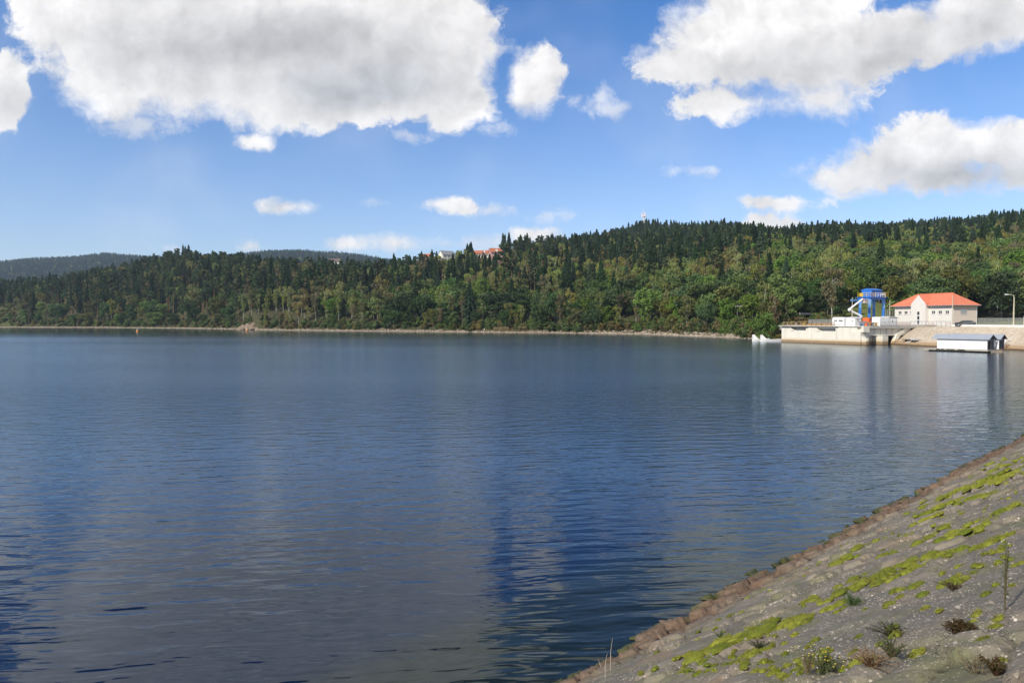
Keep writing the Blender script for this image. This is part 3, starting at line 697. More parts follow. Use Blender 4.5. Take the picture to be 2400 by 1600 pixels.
COLS = {
 'spruce': {'dark green': ((0.0259, 0.0551, 0.0194), (0.0551, 0.0939, 0.0324), .44), 'blue green': ((0.0356, 0.0679, 0.0356), (0.0712, 0.1101, 0.0551), .40)},
 'pine': {'dark green': ((0.0324, 0.0648, 0.0243), (0.0744, 0.1165, 0.0454), .44), 'olive green': ((0.0551, 0.0777, 0.0243), (0.1036, 0.1263, 0.0421), .40)},
 'birch': {'yellow green': ((.15, .185, .042), (.27, .285, .078), .34), 'golden': ((.175, .165, .038), (.29, .255, .066), .20), 'brownish': ((.155, .125, .052), (.22, .18, .078), .2)},
 'broadleaf': {'deep green': ((0.0443, 0.0923, 0.0240), (0.0959, 0.1513, 0.0443), .44), 'fresh green': ((0.0887, 0.1625, 0.0259), (0.1625, 0.2363, 0.0498), .34), 'olive': ((.105, .118, .028), (.18, .178, .048), .34)},
 'shrub': {'green': ((0.0702, 0.1200, 0.0259), (0.1366, 0.1810, 0.0480), .40), 'rusty olive': ((0.1477, 0.1256, 0.0406), (0.2307, 0.1810, 0.0664), .2)},
}
KIND = {'spruce': ('spruce_tree', 'spruce'), 'pine': ('pine_tree', 'pine'), 'birch': ('birch_tree', 'birch'), 'broadleaf': ('broadleaf_tree', 'tree'), 'shrub': ('shrub', 'shrub')}
HT = {'spruce': 20, 'pine': 21, 'birch': 17, 'broadleaf': 14, 'shrub': 4}
RAD = {'spruce': 3.5, 'pine': 3.2, 'birch': 3.0, 'broadleaf': 5.0, 'shrub': 2.2}
PROTO = []            # dict(kind, colour, crown mesh, trunk mesh)
for kd, cs in COLS.items():
    mats_ = {c: leaf_mat(f'{kd}_{c}_foliage'.replace(' ', '_'), *v) for c, v in cs.items()}
    for sv in range(3):
        if kd == 'spruce': q, s = spruce(10 + sv, 20, 3.2 + .45 * sv); tr = trunk_mesh('trunk', 19, .26, bark_s, sv, .01)
        elif kd == 'pine': q, s, lb = pine(20 + sv, 21, 3.1 + .2 * sv, (.42, .52, .60)[sv]); tr = trunk_mesh('trunk', 20, .25, bark_p, 5 + sv, .02, lb)
        elif kd == 'birch': q, s, lb = birch(30 + sv, 17, 2.7 + .35 * sv, dens=(1.1, 1, .7)[sv]); tr = trunk_mesh('trunk', 16.3, .15, bark_b, 9 + sv, .03, lb)
        elif kd == 'broadleaf': q, s, lb = broadleaf(40 + sv, 14, 4.8 + .35 * sv, nc=54); tr = trunk_mesh('trunk', 11, .30, bark_d, 13 + sv, .03, lb)
        else: q, s, lb = shrub(50 + sv); tr = trunk_mesh('stem', 2.6, .09, bark_d, 17 + sv, .05, lb)
        base = None
        for c, m in mats_.items():
            if base is None: me = crown_mesh('crown', q, s, m); base = me
            else: me = base.copy(); me.materials.clear(); me.materials.append(m)
            PROTO.append(dict(kind=kd, col=c, crown=me, trunk=tr, idx=len(PROTO), sv=sv))
def proto(kd, col, g):
    L = [p for p in PROTO if p['kind'] == kd and p['col'] == col]; return L[g.integers(len(L))]

# ------------------------------------------------------------------ which trees grow where
def mixture(px, D, g):
    r = g.random(); d0 = (D - shore_D(px)) if px < 1790 else D - 190
    rel = d0
    if px < 560:
        tab = [('shrub', .20), ('broadleaf', .52), ('birch', .10), ('pine', .18)] if rel < 22 else [('pine', .54), ('spruce', .16), ('birch', .20), ('broadleaf', .10)]
    elif px < 900:
        tab = [('shrub', .12), ('broadleaf', .34), ('birch', .50), ('spruce', .04)] if rel < 40 else [('pine', .42), ('spruce', .34), ('birch', .24), ('broadleaf', .12)]
    elif px < 1340:
        tab = [('shrub', .16), ('broadleaf', .50), ('birch', .28), ('spruce', .06)] if rel < 45 else ([('spruce', .42), ('birch', .34), ('pine', .14), ('broadleaf', .10)] if rel < 200 else [('spruce', .40), ('pine', .3), ('birch', .15), ('broadleaf', .15)])
    elif px < 1780:
        tab = [('shrub', .18), ('broadleaf', .66), ('birch', .14), ('spruce', .02)] if rel < 50 else ([('broadleaf', .30), ('birch', .48), ('spruce', .14), ('pine', .08)] if rel < 110 else ([('spruce', .66), ('pine', .16), ('birch', .14), ('broadleaf', .04)] if rel < 380 else [('spruce', .66), ('pine', .24), ('birch', .10)]))
    else:
        tab = [('shrub', .20), ('broadleaf', .72), ('birch', .08)] if rel < 40 else ([('broadleaf', .80), ('birch', .17), ('spruce', .03)] if rel < 170 else ([('broadleaf', .44), ('birch', .14), ('spruce', .36), ('pine', .20)] if rel < 420 else [('spruce', .46), ('pine', .38), ('birch', .12), ('broadleaf', .04)]))
    for k, w in tab:
        if r < w: kd = k; break
        r -= w
    else: kd = tab[0][0]
    r = g.random()
    if kd == 'spruce': col = 'dark green' if r < .72 else 'blue green'
    elif kd == 'pine': col = 'dark green' if r < .7 else 'olive green'
    elif kd == 'birch': col = 'yellow green' if r < .56 else ('golden' if r < .80 else 'brownish')
    elif kd == 'broadleaf':
        if px > 1780: col = 'fresh green' if r < .50 else ('deep green' if r < .84 else 'olive')
        else: col = 'deep green' if r < .62 else ('fresh green' if r < .84 else 'olive')
    else: col = 'green' if r < .7 else 'rusty olive'
    return kd, col
HOUSE_GAPS = [(1026, 1070, 470, 640, 603), (1000, 1012, 470, 640, 603), (1110, 1178, 470, 640, 594), (1194, 1205, 440, 640, 614), (1243, 1258, 480, 640, 588), (1714, 1732, 235, 262, 727)]       # (px0, px1, D0, D1, sight-line py): trees in there must stay below that line
def keep_out(px, D, kd):
    x = (px - 1200) / FPX * D
    if px < 1780 and D < shore_D(px) + (2.2 if kd != 'shrub' else 1.2): return True
    if 570 < px < 616 and D < 428: return True
    if px < 40 and D < 606 and kd != 'shrub': return True            # cleared bank at the far left
    if 1845 <= px and D < 207: return True                          # structures, road
    if 1790 <= px < 1845 and D < 208: return True
    if 1950 < px < 2085 and D < 246: return True                    # grass behind the crane
    if 1840 < px < 1955 and D < 214: return True
    if px > 2085 and D < 200: return True
    if px > 2280 and D < 190: return True
    return False
g = np.random.default_rng(2024); TR = []
def far_of(px): return np.interp(px, [-60, 430, 700, 1000, 1180, 1300, 1500, 2050, 2250, 2500], [720, 800, 720, 700, 720, 900, 1020, 1120, 960, 960])
D = 190.0
while D < 1120:
    sp = 6.0 if D < 420 else (6.8 if D < 700 else 7.6)
    x0 = (-60 - 1200) / FPX * D; x1 = (2470 - 1200) / FPX * D; x = x0
    while x < x1:
        xx = x + g.uniform(-.45, .45) * sp; yy = D + g.uniform(-.45, .45) * sp; px = 1200 + xx / yy * FPX; x += sp
        if yy > far_of(px): continue
        if px < 1790 and yy < shore_D(px) + 1: continue
        kd, col = mixture(px, yy, g)
        if kd == 'broadleaf' and yy < 500 and g.random() < .22: continue
        if keep_out(px, yy, kd): continue
        sc = {'spruce': g.uniform(.62, 1.22), 'pine': g.uniform(.75, 1.08), 'birch': g.uniform(.7, 1.1), 'broadleaf': g.uniform(.7, 1.25), 'shrub': g.uniform(.55, 1.35)}[kd]
        rel = yy - shore_D(px) if px < 1790 else yy - 195
        if rel < 9 and kd != 'shrub': sc *= .72
        TR.append([px, xx, yy, kd, col, sc * g.uniform(.9, 1.15), sc, g.uniform(0, 6.28)])
    D += sp
# second thin pass of shrubs hugging the water
for k in range(760):
    px = g.uniform(-30, 1800); yy = (shore_D(px) if px < 1790 else 205) + .8 + 4.0 * vnoise(np.array([px * .03]), np.array([.5]), 3)[0] + g.uniform(0, 6) ** 1.2
    if 575 < px < 612 and yy < 424: continue
    TR.append([px, (px - 1200) / FPX * yy, yy, 'shrub', 'green' if g.random() < .72 else 'rusty olive', g.uniform(.6, 1.2), g.uniform(.5, 1.2), g.uniform(0, 6.28)])
for k in range(90):
    px = g.uniform(-20, 52); yy = g.uniform(552, 606); TR.append([px, (px - 1200) / FPX * yy, yy, 'shrub', 'green' if g.random() < .4 else 'rusty olive', g.uniform(.6, 1.2), g.uniform(.4, .8), g.uniform(0, 6.28)])
for k in range(60):    # bushes on the bank behind the pier
    px = g.uniform(1765, 1990); yy = g.uniform(208, 222) if px > 1850 else g.uniform(206, 216)
    TR.append([px, (px - 1200) / FPX * yy, yy, 'shrub', 'green' if g.random() < .6 else 'rusty olive', g.uniform(.7, 1.2), g.uniform(.6, 1.0), g.uniform(0, 6.28)])
# particular trees that stand out in the photograph: (px, D, kind, colour, width, height factor, label)
SPECIAL = [
 (1949, 214, 'birch', 'brownish', 1.25, 1.02, 'tall half bare grey birch with white trunk left of the blue crane'),
 (1560, 298, 'birch', 'yellow green', 1.0, .98, 'bright yellow green birch leaning over the boulders on the waterline'),
 (1062, 470, 'spruce', 'dark green', 1.2, 1.12, 'tall pointed dark spruce just right of the white gabled house'),
 (1112, 480, 'spruce', 'dark green', 1.2, 1.05, 'broad dark spruce just below the orange roofs'),
 (924, 505, 'spruce', 'dark green', 1.3, 1.25, 'tall dark spruce sticking up above the wood left of the houses'),
 (893, 405, 'birch', 'golden', 1.5, 1.25, 'big golden birch with two white trunks above the shore'),
 (848, 400, 'birch', 'yellow green', 1.1, 1.15, 'bright yellow birch left of the big golden birch'),
 (700, 402, 'birch', 'golden', 1.4, 1.05, 'wide golden birch drooping near the water right of the rock outcrop'),
 (740, 402, 'birch', 'brownish', 1.0, 1.25, 'thin bare-topped birch between golden birches'),
 (113, 552, 'birch', 'brownish', 1.0, .7, 'small reddish brown tree by the water at far left'),
 (1175, 560, 'broadleaf', 'deep green', .8, .95, 'round dark tree on the skyline left of the orange roofs'),
 (1130, 585, 'broadleaf', 'deep green', .9, 1.0, 'broad dark crown on the skyline behind the orange roofs'),
 (1660, 262, 'broadleaf', 'fresh green', .9, .95, 'pale green tree above the boulders left of the pier'),
]
for (px, D_, kd, col, w_, hh, lb) in SPECIAL:
    TR = [t for t in TR if not (abs(t[0] - px) < 9 and abs(t[2] - D_) < 9)]
    TR.append([px, (px - 1200) / FPX * D_, D_, kd, col, w_, hh, 1.0, lb])
TR = [t for t in TR if not any(a < t[0] < b and d0 < t[2] < d1 and HOR - (float(ground_pd(t[0], t[2])) + HT[t[3]] * t[6] - EYE) * FPX / t[2] < py for a, b, d0, d1, py in HOUSE_GAPS)]

# visible share of each tree from the near bank: columns covered front to back
cover = np.full(2700, 760.0); TR.sort(key=lambda t: t[2]); VIS = []
for t in TR:
    px, x, y, kd, col, w_, hs_, rz = t[:8]; z = float(ground_pd(px, y)); t_py = HOR - (z + HT[kd] * hs_ - EYE) * FPX / y; b_py = HOR - (z - EYE) * FPX / y
    hw = RAD[kd] * w_ * FPX / y * .75; a = int(px - hw) + 150; b = int(px + hw) + 151
    if b <= 150 or a >= 2550: VIS.append(0.0); continue
    a = max(a, 150); b = min(b, 2550); seg = cover[a:b]
    VIS.append(float(np.maximum(0, np.minimum(seg, b_py) - t_py).sum()))
    shape = np.abs(np.linspace(-1, 1, b - a)) if b > a else np.zeros(0)
    top = t_py + (b_py - t_py) * (shape * .8 if kd == 'spruce' else shape ** 2 * .5) + 1
    cover[a:b] = np.minimum(seg, np.minimum(top, b_py))
order = np.argsort(-np.array(VIS)); CAP = {'spruce': 240, 'pine': 200, 'birch': 240, 'broadleaf': 270, 'shrub': 170}
chosen = set(); cnt = {k: 0 for k in CAP}
for i in order:
    t = TR[i]; kd = t[3]
    if len(t) > 8 or (VIS[i] > 60 and cnt[kd] < CAP[kd]): chosen.add(int(i)); cnt[kd] += 1
ZONES = [(60, 'above the cleared bank at the far left'), (200, 'at the left end of the far shore'), (330, 'behind the left orange buoy'), (470, 'under the dark pine rise on the left'), (560, 'just left of the rock outcrop'),
         (640, 'round the rock outcrop'), (760, 'right of the rock outcrop'), (870, 'left of the big golden birch'), (980, 'left of the white gabled house'), (1080, 'below the white gabled house'),
         (1180, 'below the orange roofs'), (1290, 'right below the last hilltop house'), (1420, 'where the ridge climbs'), (1500, 'left under the radio mast'), (1600, 'right under the radio mast'),
         (1720, 'above the boulders left of the pier'), (1840, 'behind the moored white boat'), (1960, 'behind the pier railing'), (2085, 'behind the blue crane'), (2190, 'behind the left half of the red roof'),
         (2300, 'behind the right half of the red roof'), (2600, 'behind the street lamp')]
def zone(px):
    for a, n in ZONES:
        if px < a: return n
def row(px, D):
    r_ = D - shore_D(px) if px < 1790 else D - 195
    return 'first row' if r_ < 16 else ('low on the slope' if r_ < 45 else ('halfway up the slope' if r_ < 120 else 'high on the slope'))
groups = {}
first_of = {}
stuff_rows = []
for i, t in enumerate(TR):
    px, x, y, kd, col, w_, hs_, rz = t[:8]; z = float(ground_pd(px, y)) - .15
    if i in chosen:
        p = proto(kd, col, g); nm, cat = KIND[kd]
        lab = t[8] if len(t) > 8 else f'{col} {"leafy tree" if kd == "broadleaf" else cat}, {row(px, y)} {zone(px)}'
        root = empty(nm, (x, y, z), rz, lab, cat)
        root.scale = (w_, w_, hs_)
        c = link('crown', p['crown'], root); tr = link('stem' if kd == 'shrub' else 'trunk', p['trunk'], root)
        first_of.setdefault(p['idx'], (c, tr)); groups.setdefault(lab, []).append(root)
    else: stuff_rows.append((i, x, y, z, kd, col, w_, hs_, rz))
for lab, L in groups.items():
    if len(L) > 1:
        for o in L: o['group'] = lab.split(',')[0] + 's' + lab.split(',')[1] if ',' in lab else lab
# far blue hills: trees as part of the same mass
hill_rows = []
D = 1700.0
while D < 2760:
    x = (-120 - 1200) / FPX * D
    while x < (1320 - 1200) / FPX * D:
        xx = x + g.uniform(-6, 6); yy = D + g.uniform(-7, 7); px = 1200 + xx / yy * FPX; x += 8.5
        hill_rows.append((0, xx, yy, float(ground_pd(px, yy)) - .3, 'spruce' if g.random() < .85 else 'birch', 'dark green', g.uniform(.9, 1.5), g.uniform(.75, 1.25), 0.0))
    D += 11
def gn_forest(name, rows, label, cat):
    P = np.array([r[1:4] for r in rows], np.float32); idx = []
    for r in rows:
        L = [k for k in first_of if PROTO[k]['kind'] == r[4] and PROTO[k]['col'] == r[5]] or [k for k in first_of if PROTO[k]['kind'] == r[4]]
        idx.append(L[g.integers(len(L))])
    idx = np.array(idx)
    me = bpy.data.meshes.new(name); me.vertices.add(len(P)); me.vertices.foreach_set('co', P.ravel())
    a = me.attributes.new('k', 'INT', 'POINT'); a.data.foreach_set('value', idx.astype(np.int32))
    a = me.attributes.new('sc', 'FLOAT_VECTOR', 'POINT'); a.data.foreach_set('vector', np.array([(r[6], r[6], r[7]) for r in rows], np.float32).ravel())
    a = me.attributes.new('rt', 'FLOAT_VECTOR', 'POINT'); a.data.foreach_set('vector', np.array([(0, 0, r[8] + .1) for r in rows], np.float32).ravel())
    o = link(name, me); ng = bpy.data.node_groups.new(name, 'GeometryNodeTree')
    ng.interface.new_socket('Geometry', in_out='INPUT', socket_type='NodeSocketGeometry'); ng.interface.new_socket('Geometry', in_out='OUTPUT', socket_type='NodeSocketGeometry')
    gi = ng.nodes.new('NodeGroupInput'); go = ng.nodes.new('NodeGroupOutput'); jn = ng.nodes.new('GeometryNodeJoinGeometry'); ng.links.new(jn.outputs[0], go.inputs[0])
    def attr(nm, ty):
        n = ng.nodes.new('GeometryNodeInputNamedAttribute'); n.data_type = ty; n.inputs[0].default_value = nm; return n.outputs[0]
    ks, scs, rts = attr('k', 'INT'), attr('sc', 'FLOAT_VECTOR'), attr('rt', 'FLOAT_VECTOR')
    for k in sorted(set(int(i) for i in idx)):
        cr, tr = first_of[k]; j2 = ng.nodes.new('GeometryNodeJoinGeometry')
        for ob in (cr, tr):
            oi = ng.nodes.new('GeometryNodeObjectInfo'); oi.inputs['Object'].default_value = ob; oi.transform_space = 'ORIGINAL'; ng.links.new(oi.outputs['Geometry'], j2.inputs[0])
        cmpn = ng.nodes.new('FunctionNodeCompare'); cmpn.data_type = 'INT'; cmpn.operation = 'EQUAL'; ng.links.new(ks, cmpn.inputs[2]); cmpn.inputs[3].default_value = k
        ip = ng.nodes.new('GeometryNodeInstanceOnPoints'); ng.links.new(gi.outputs[0], ip.inputs['Points']); ng.links.new(cmpn.outputs[0], ip.inputs['Selection']); ng.links.new(j2.outputs[0], ip.inputs['Instance'])
        ng.links.new(scs, ip.inputs['Scale']); e2r = ng.nodes.new('FunctionNodeEulerToRotation'); ng.links.new(rts, e2r.inputs[0]); ng.links.new(e2r.outputs[0], ip.inputs['Rotation'])
        ng.links.new(ip.outputs[0], jn.inputs[0])
    m = o.modifiers.new('trees', 'NODES'); m.node_group = ng
    return tag(o, label, cat, kind='stuff')
gn_forest('forest', stuff_rows, 'dense mixed wood filling the far slopes between the nearer trees', 'forest')
gn_forest('distant_forest', hill_rows, 'bluish spruce forest covering the distant hills on the left', 'forest')
print('trees', len(TR), 'individual', len(chosen), cnt, 'hill', len(hill_rows))
# ------------------------------------------------------------------ materials of the works
def stain_conc(name, col, band=True):
    t = NT(name); p = t.pos(); z = t.n('ShaderNodeSeparateXYZ', {0: p}).outputs[2]
    n1 = t.noise(t.vmul(p, (1, 1, .22)), .8, 6, .65); n2 = t.noise(p, 4, 5, .7)
    c = t.mix(t.math('MULTIPLY', t.step(n1, .48, .72), .5), col, tuple(k * .74 for k in col)); c = t.mix(t.math('MULTIPLY', t.step(n2, .5, .75), .25), c, (.42, .36, .26))
    if band:
        zz = t.math('ADD', z, t.math('MULTIPLY', t.math('SUBTRACT', n1, .5), .35))
        c = t.mix(t.step(zz, 1.5, .85), c, (.60, .49, .32)); c = t.mix(t.step(zz, .82, .74), c, (.30, .21, .12)); c = t.mix(t.step(z, .2, .05), c, (.10, .07, .04))
    t.pbr(c, .88, t.bump(n2, .3, .02), 0, .3); return t.m
M_conc = stain_conc('pier_concrete', (.72, .68, .58)); M_conc2 = stain_conc('deck_concrete', (.40, .385, .35), False)
M_white = paint('white_paint', (.78, .77, .74), .55, 0, .12); M_wall = paint('cream_render', (.74, .70, .63), .85, 0, .14, .5)
M_pink = paint('pinkish_dim_render', (.66, .55, .47), .85, 0, .12, .6)
M_dark = paint('dark_void', (.03, .03, .032), .8); M_glass = paint('window_glass', (.04, .05, .06), .08, 0, .05, 1, .8)  # near-black that paints shade into openings; also colours latches
M_blue = paint('crane_blue', (.035, .19, .62), .42, 0, .3, .8); M_blue2 = paint('crane_blue_pale_lit', (.16, .36, .66), .45, 0, .25, .8)
M_yel = paint('safety_yellow', (.66, .43, .04), .5); M_steel = paint('galvanised_steel', (.36, .37, .37), .5, .5); M_rail = paint('tan_rail', (.42, .30, .17), .6, .2, .3)
M_oran = paint('truck_orange', (.72, .16, .045), .4, 0, .12); M_tyre = paint('rubber', (.02, .02, .02), .85); M_gpaint = paint('grey_paint', (.30, .31, .32), .6)
M_wood = paint('orange_planks', (.52, .27, .09), .8, 0, .35, 2); M_rust = paint('rusty_steel', (.20, .08, .04), .85, 0, .5, 3)
M_meshf = None
def roof_mat(name, c1, c2, rib=0.0, axis=0):
    t = NT(name); o = t.obj(); n = t.noise(o, .9, 6, .6); n2 = t.noise(o, 9, 4, .7)
    c = t.mix(t.step(n, .3, .7), c1, c2); c = t.mix(t.math('MULTIPLY', t.step(n2, .5, .7), .35), c, tuple(k * .6 for k in c1))
    w = t.n('ShaderNodeTexWave', {'Scale': rib or 1.6, 'Distortion': .2}, bands_direction=('X', 'Y', 'Z')[axis]); t.t.links.new(o, w.inputs[0])
    t.pbr(c, .7, t.bump(w.outputs['Fac'], .7, .05), 0, .3); return t.m
M_roof = roof_mat('red_tiles', (.68, .22, .12), (.60, .17, .09), 1.1, 1)
def wire_mat(name, col, sc, thr):
    """chain link: real holes through the panel"""
    t = NT(name); o = t.n('ShaderNodeTexCoord').outputs['UV']; o = t.obj()
    s = t.n('ShaderNodeSeparateXYZ', {0: o}); a = t.math('ADD', s.outputs[0], s.outputs[2]); b = t.math('SUBTRACT', s.outputs[0], s.outputs[2])
    fa = t.math('FRACT', t.math('MULTIPLY', a, sc)); fb = t.math('FRACT', t.math('MULTIPLY', b, sc))
    m = t.math('MINIMUM', fa, fb); al = t.math('LESS_THAN', m, thr)
    pr = t.n('ShaderNodeBsdfPrincipled', {'Base Color': (*col, 1), 'Roughness': .6, 'Metallic': .3}); tr = t.n('ShaderNodeBsdfTransparent')
    mx = t.n('ShaderNodeMixShader', {0: al, 1: tr.outputs[0], 2: pr.outputs[0]}); t.t.links.new(mx.outputs[0], t.out.inputs[0]); return t.m
M_chain = wire_mat('chain_link', (.42, .43, .42), 4.0, .16)
def V2(p): return Vector((p[0], p[1]))
def frame(name, o, xdir, label, cat, group=None):
    return empty(name, o, math.atan2(xdir[1], xdir[0]), label, cat, group)

# ------------------------------------------------------------------ intake pier
Lp = Vector((76.5, 193.7, 0)); C1 = Vector((88.5, 172.0, 0)); eF = (C1 - Lp).normalized(); LF = (C1 - Lp).length
# local x runs along the front wall from its far left end, local y into the land
pier = frame('intake_pier', Lp, eF, 'long white concrete intake pier with brown waterline band, in front of the blue crane', 'pier')
mb = MB()
def facade(mb, x0, x1, z0, z1, y0, y1, holes):   # wall slab with rectangular holes (x0,x1,z0,z1)
    xs = sorted({x0, x1, *[h[0] for h in holes], *[h[1] for h in holes]}); zs = sorted({z0, z1, *[h[2] for h in holes], *[h[3] for h in holes]})
    for a, b in zip(xs, xs[1:]):
        run = None
        for c, d in zip(zs, zs[1:]):
            hole = any(h[0] <= (a + b) / 2 <= h[1] and h[2] <= (c + d) / 2 <= h[3] for h in holes)
            if not hole: mb.box(((a + b) / 2, (y0 + y1) / 2, (c + d) / 2), (b - a, y1 - y0, d - c))
WH = 4.62
facade(mb, 0, 8.9, -3, WH, 0, 1.2, [(3.0, 8.0, 3.45, 4.2)])
facade(mb, 8.9, 18.2, -3, WH, -.25, .95, [(11.4, 17.2, 3.35, 4.15)])
facade(mb, 18.2, LF - 1.3, -3, WH, -.5, .7, [])
mb.box((LF / 2 - .6, 3.9, 0.3), (LF - 1.4, 5.4, 6.6))
mb.build('wall', M_conc, pier)
for a, b, y in ((3.0, 8.0, 1.15), (11.4, 17.2, .9)):
    m = MB(); m.box(((a + b) / 2, y - .12, 3.8), (b - a, .1, .84)); m.build('recess_panel', M_gpaint, pier)
    m = MB(); m.extr([(a - .01, 4.16), (a - .01, 3.30), (a + 1.2, 3.30)], 'y', y - 1.30, y - .25); m.build('shading_wedge', M_conc, pier)  # wedge shaped after the triangle of shading in the recess
for x in (1.6, 10.4, 17.9):
    m = MB(); m.box((x - .35, (-.01 if x < 9 else -.26), 2.2), (.05, .03, 4.4)); m.build('joint', M_conc2, pier)
m = MB(); m.box((LF / 2 - .3, 2.0, WH + .06), (LF + .4, 5.6, .14)); m.build('coping', M_conc, pier)
# sloped buttress beside the gates
m = MB(); m.extr([(LF - 1.3, 4.1), (LF - 1.3, -3), (LF + 1.2, -3), (LF + 1.2, 1.2), (LF + .2, 2.0), (LF - .9, 3.6)], 'y', -.5, .5); m.build('buttress', M_conc, pier)

# ------------------------------------------------------------------ gate bridge
Ce = Vector((103.0, 178.0, 0)); eB_ = (Ce - C1).normalized(); LB = (Ce - C1).length
br = frame('gate_bridge', C1, eB_, 'white concrete gate bridge over two dark openings between pier and sloped bank', 'bridge')
m = MB(); m.box((LB / 2 + 1.0, 1.0, 3.25), (LB + 2.4, .8, 1.9)); m.build('girder', M_conc, br)
m = MB(); m.box((LB / 2 + 1.7, 4.4, 4.46), (LB + 4.6, 8.8, .36)); m.box((LB / 2 + 2.2, .25, 4.36), (LB + 1.2, .7, .42)); m.build('deck', M_conc2, br)
for a, b in ((-.9, 1.9), (5.6, 7.6)):
    m = MB(); m.box(((a + b) / 2, 1.6, .2), (b - a, 3.2 if a < 0 else 5.2, 6.3 if a < 0 else 4.1)); m.build('gate_pier', M_conc, br)
m = MB(); m.box((.4, -.2, 4.0), (2.0, .9, 1.5)); m.tube([(.4, -.5, 3.3), (1.5, -.5, 3.3)], .2, 6); m.build('corner_block', M_conc, br)
m = MB(); m.box((9.4, 7.6, 0), (14.5, .4, 7.8)); m.build('back_wall', M_conc2, br)
m = MB(); m.extr([(12.2, 2.6), (15.6, 4.5), (17.0, 4.5), (13.6, 2.3), (11.9, .2), (11.2, .2)], 'y', .2, 1.2); m.build('wing_wall', M_conc, br)
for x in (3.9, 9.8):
    m = MB(); m.box((x, 3.4, -.2), (3.5 if x < 5 else 4.0, .25, 4.6)); m.build('gate', M_dark, br)  # near-black panel painting the shade inside the opening
for k in range(6):
    m = MB(); m.box((2.6 + 2.1 * k, .57, 3.3), (.06, .06, 1.7)); m.build('drain_pipe', M_steel, br)
# land side yard behind pier and bridge
yard = MB(); yard.prism([(77.6, 195.6), (86.8, 178.6), (104.5, 184), (112, 196), (108, 203), (90, 207), (80, 204)], 3.4, 4.55)
tag(yard.build('yard', M_conc2), kind='structure')

def railing(name, pts, h, mat, label, sp=1.6, rails=(1.0, .55), kick=False, group=None, post=.045, rail=.035):
    P = [Vector(p) for p in pts]; root = empty(name, P[0], 0, label, 'railing', group); o = P[0]
    mr = MB()
    for r_ in rails:
        for a, b in zip(P, P[1:]): mr.bar(a - o + Vector((0, 0, h * r_)), b - o + Vector((0, 0, h * r_)), rail * 2)
    if kick:
        for a, b in zip(P, P[1:]): mr.bar(a - o + Vector((0, 0, .1)), b - o + Vector((0, 0, .1)), .12)
    mr.build('rail', mat, root)
    for a, b in zip(P, P[1:]):
        n = max(1, round((b - a).length / sp))
        for k in range(n + (b == P[-1])):
            q = a.lerp(b, k / n) - o; mp = MB(); mp.bar(q, q + Vector((0, 0, h)), post * 2); mp.build('post', mat, root)
    return root
nF = Vector((eF.y, -eF.x, 0)) * -1    # into the land
nF = nF if nF.x > 0 else -nF
def onF(k, b, z=4.75): p = Lp + eF * k + nF * b; return Vector((p.x, p.y, z))
nB = Vector((-eB_.y, eB_.x, 0))
def onB(k, b, z=4.66): p = C1 + eB_ * k + nB * b; return Vector((p.x, p.y, z))
railing('pier_railing', [onF(.3, .2), onF(16.6, .1)], 1.0, M_rail, 'tan two-bar railing along the top of the white pier', 1.5, (1, .55, .15))
railing('pier_railing', [onF(23.6, .2), onB(5.2, .3)], 1.0, M_steel, 'grey railing between the two white shelters above the gates', 1.4, (1, .55, .15))
railing('bridge_railing', [onB(6.2, .2), onB(LB + 1.6, .2)], 1.05, M_steel, 'thin grey railing along the gate bridge in front of the right shelter', 1.5, (1, .5, .1))
railing('crest_railing', [onB(LB + 1.8, .4, 4.85), Vector((106.0, 170.5, 4.85)), Vector((106.6, 166, 4.85))], 1.1, M_steel, 'grey railing on the crest in front of the red-roofed building', 1.3, (1, .12))
root = railing('yard_railing', [onB(13.0, 1.0, 4.7), onB(16.6, 4.4, 4.7)], 2.1, M_steel, 'tall thin canopy rail between right shelter and red-roofed building', 1.7, (1, .5))

# ------------------------------------------------------------------ white vaulted shelters
def shelter(o, xd, L, Dp, H, label, wins=0, flap=True):
    r = frame('shelter', o, xd, label, 'shelter', None)
    prof = [(0, 0)] + [(.55 - .55 * math.cos(a), H - .62 + .62 * math.sin(a)) for a in np.linspace(0, math.pi / 2, 6)] + [(L * .72, H), (L, H - .25), (L, 0)]
    m = MB(); m.extr([(x, z) for x, z in reversed(prof)], 'y', 0, Dp); m.build('hood', M_white, r)
    if flap:
        m = MB(); pts = [(L * .5 + (L * .62) * t, H + .02 + .10 * math.sin(t * 3.14) - .28 * t) for t in np.linspace(0, 1, 7)]
        m.extr([(a, b) for a, b in pts] + [(a, b + .10) for a, b in reversed(pts)], 'y', -.18, Dp * .9); m.build('flap', M_white, r)
    m = MB(); m.box((L / 2 + .2, -.03, H * .45), (.05, .05, H * .8)); m.box((L * .97, -.03, H * .42), (.06, .05, H * .8)); m.box((L / 2, -.025, .25), (L * .96, .04, .08)); m.build('seam', M_steel, r)
    m = MB(); m.box((L * .72, -.05, H * .55), (.10, .07, .42)); m.build('latch', M_dark, r)
    for k in range(wins):
        m = MB(); m.box((L * (.28 + .40 * k), -.03, H * .60), (L * (.22 + .07 * k), .07, .24)); m.build('window', M_glass, r)
    return r
shelter(onF(15.7, .4, 4.76), eF, 3.7, 1.7, 2.3, 'left white round-cornered shelter with two dark windows on the pier', 2, False)
shelter(onF(19.6, .4, 4.76), eF, 2.8, 1.6, 2.25, 'white shelter with raised flap beside the orange truck', 0)
shelter(onB(6.9, .9, 4.66), eB_, 6.2, 2.4, 2.45, 'right white shelter with curved roof between crane and red-roofed building', 0)

# ------------------------------------------------------------------ gantry crane
e1 = Vector((.484, -.875, 0)); e2 = Vector((.875, .484, 0)); cc = at(2042, 186.5, 4.56)
cr = frame('gantry_crane', cc, e2, 'tall blue gantry crane with cabin on top, standing behind the pier', 'crane')
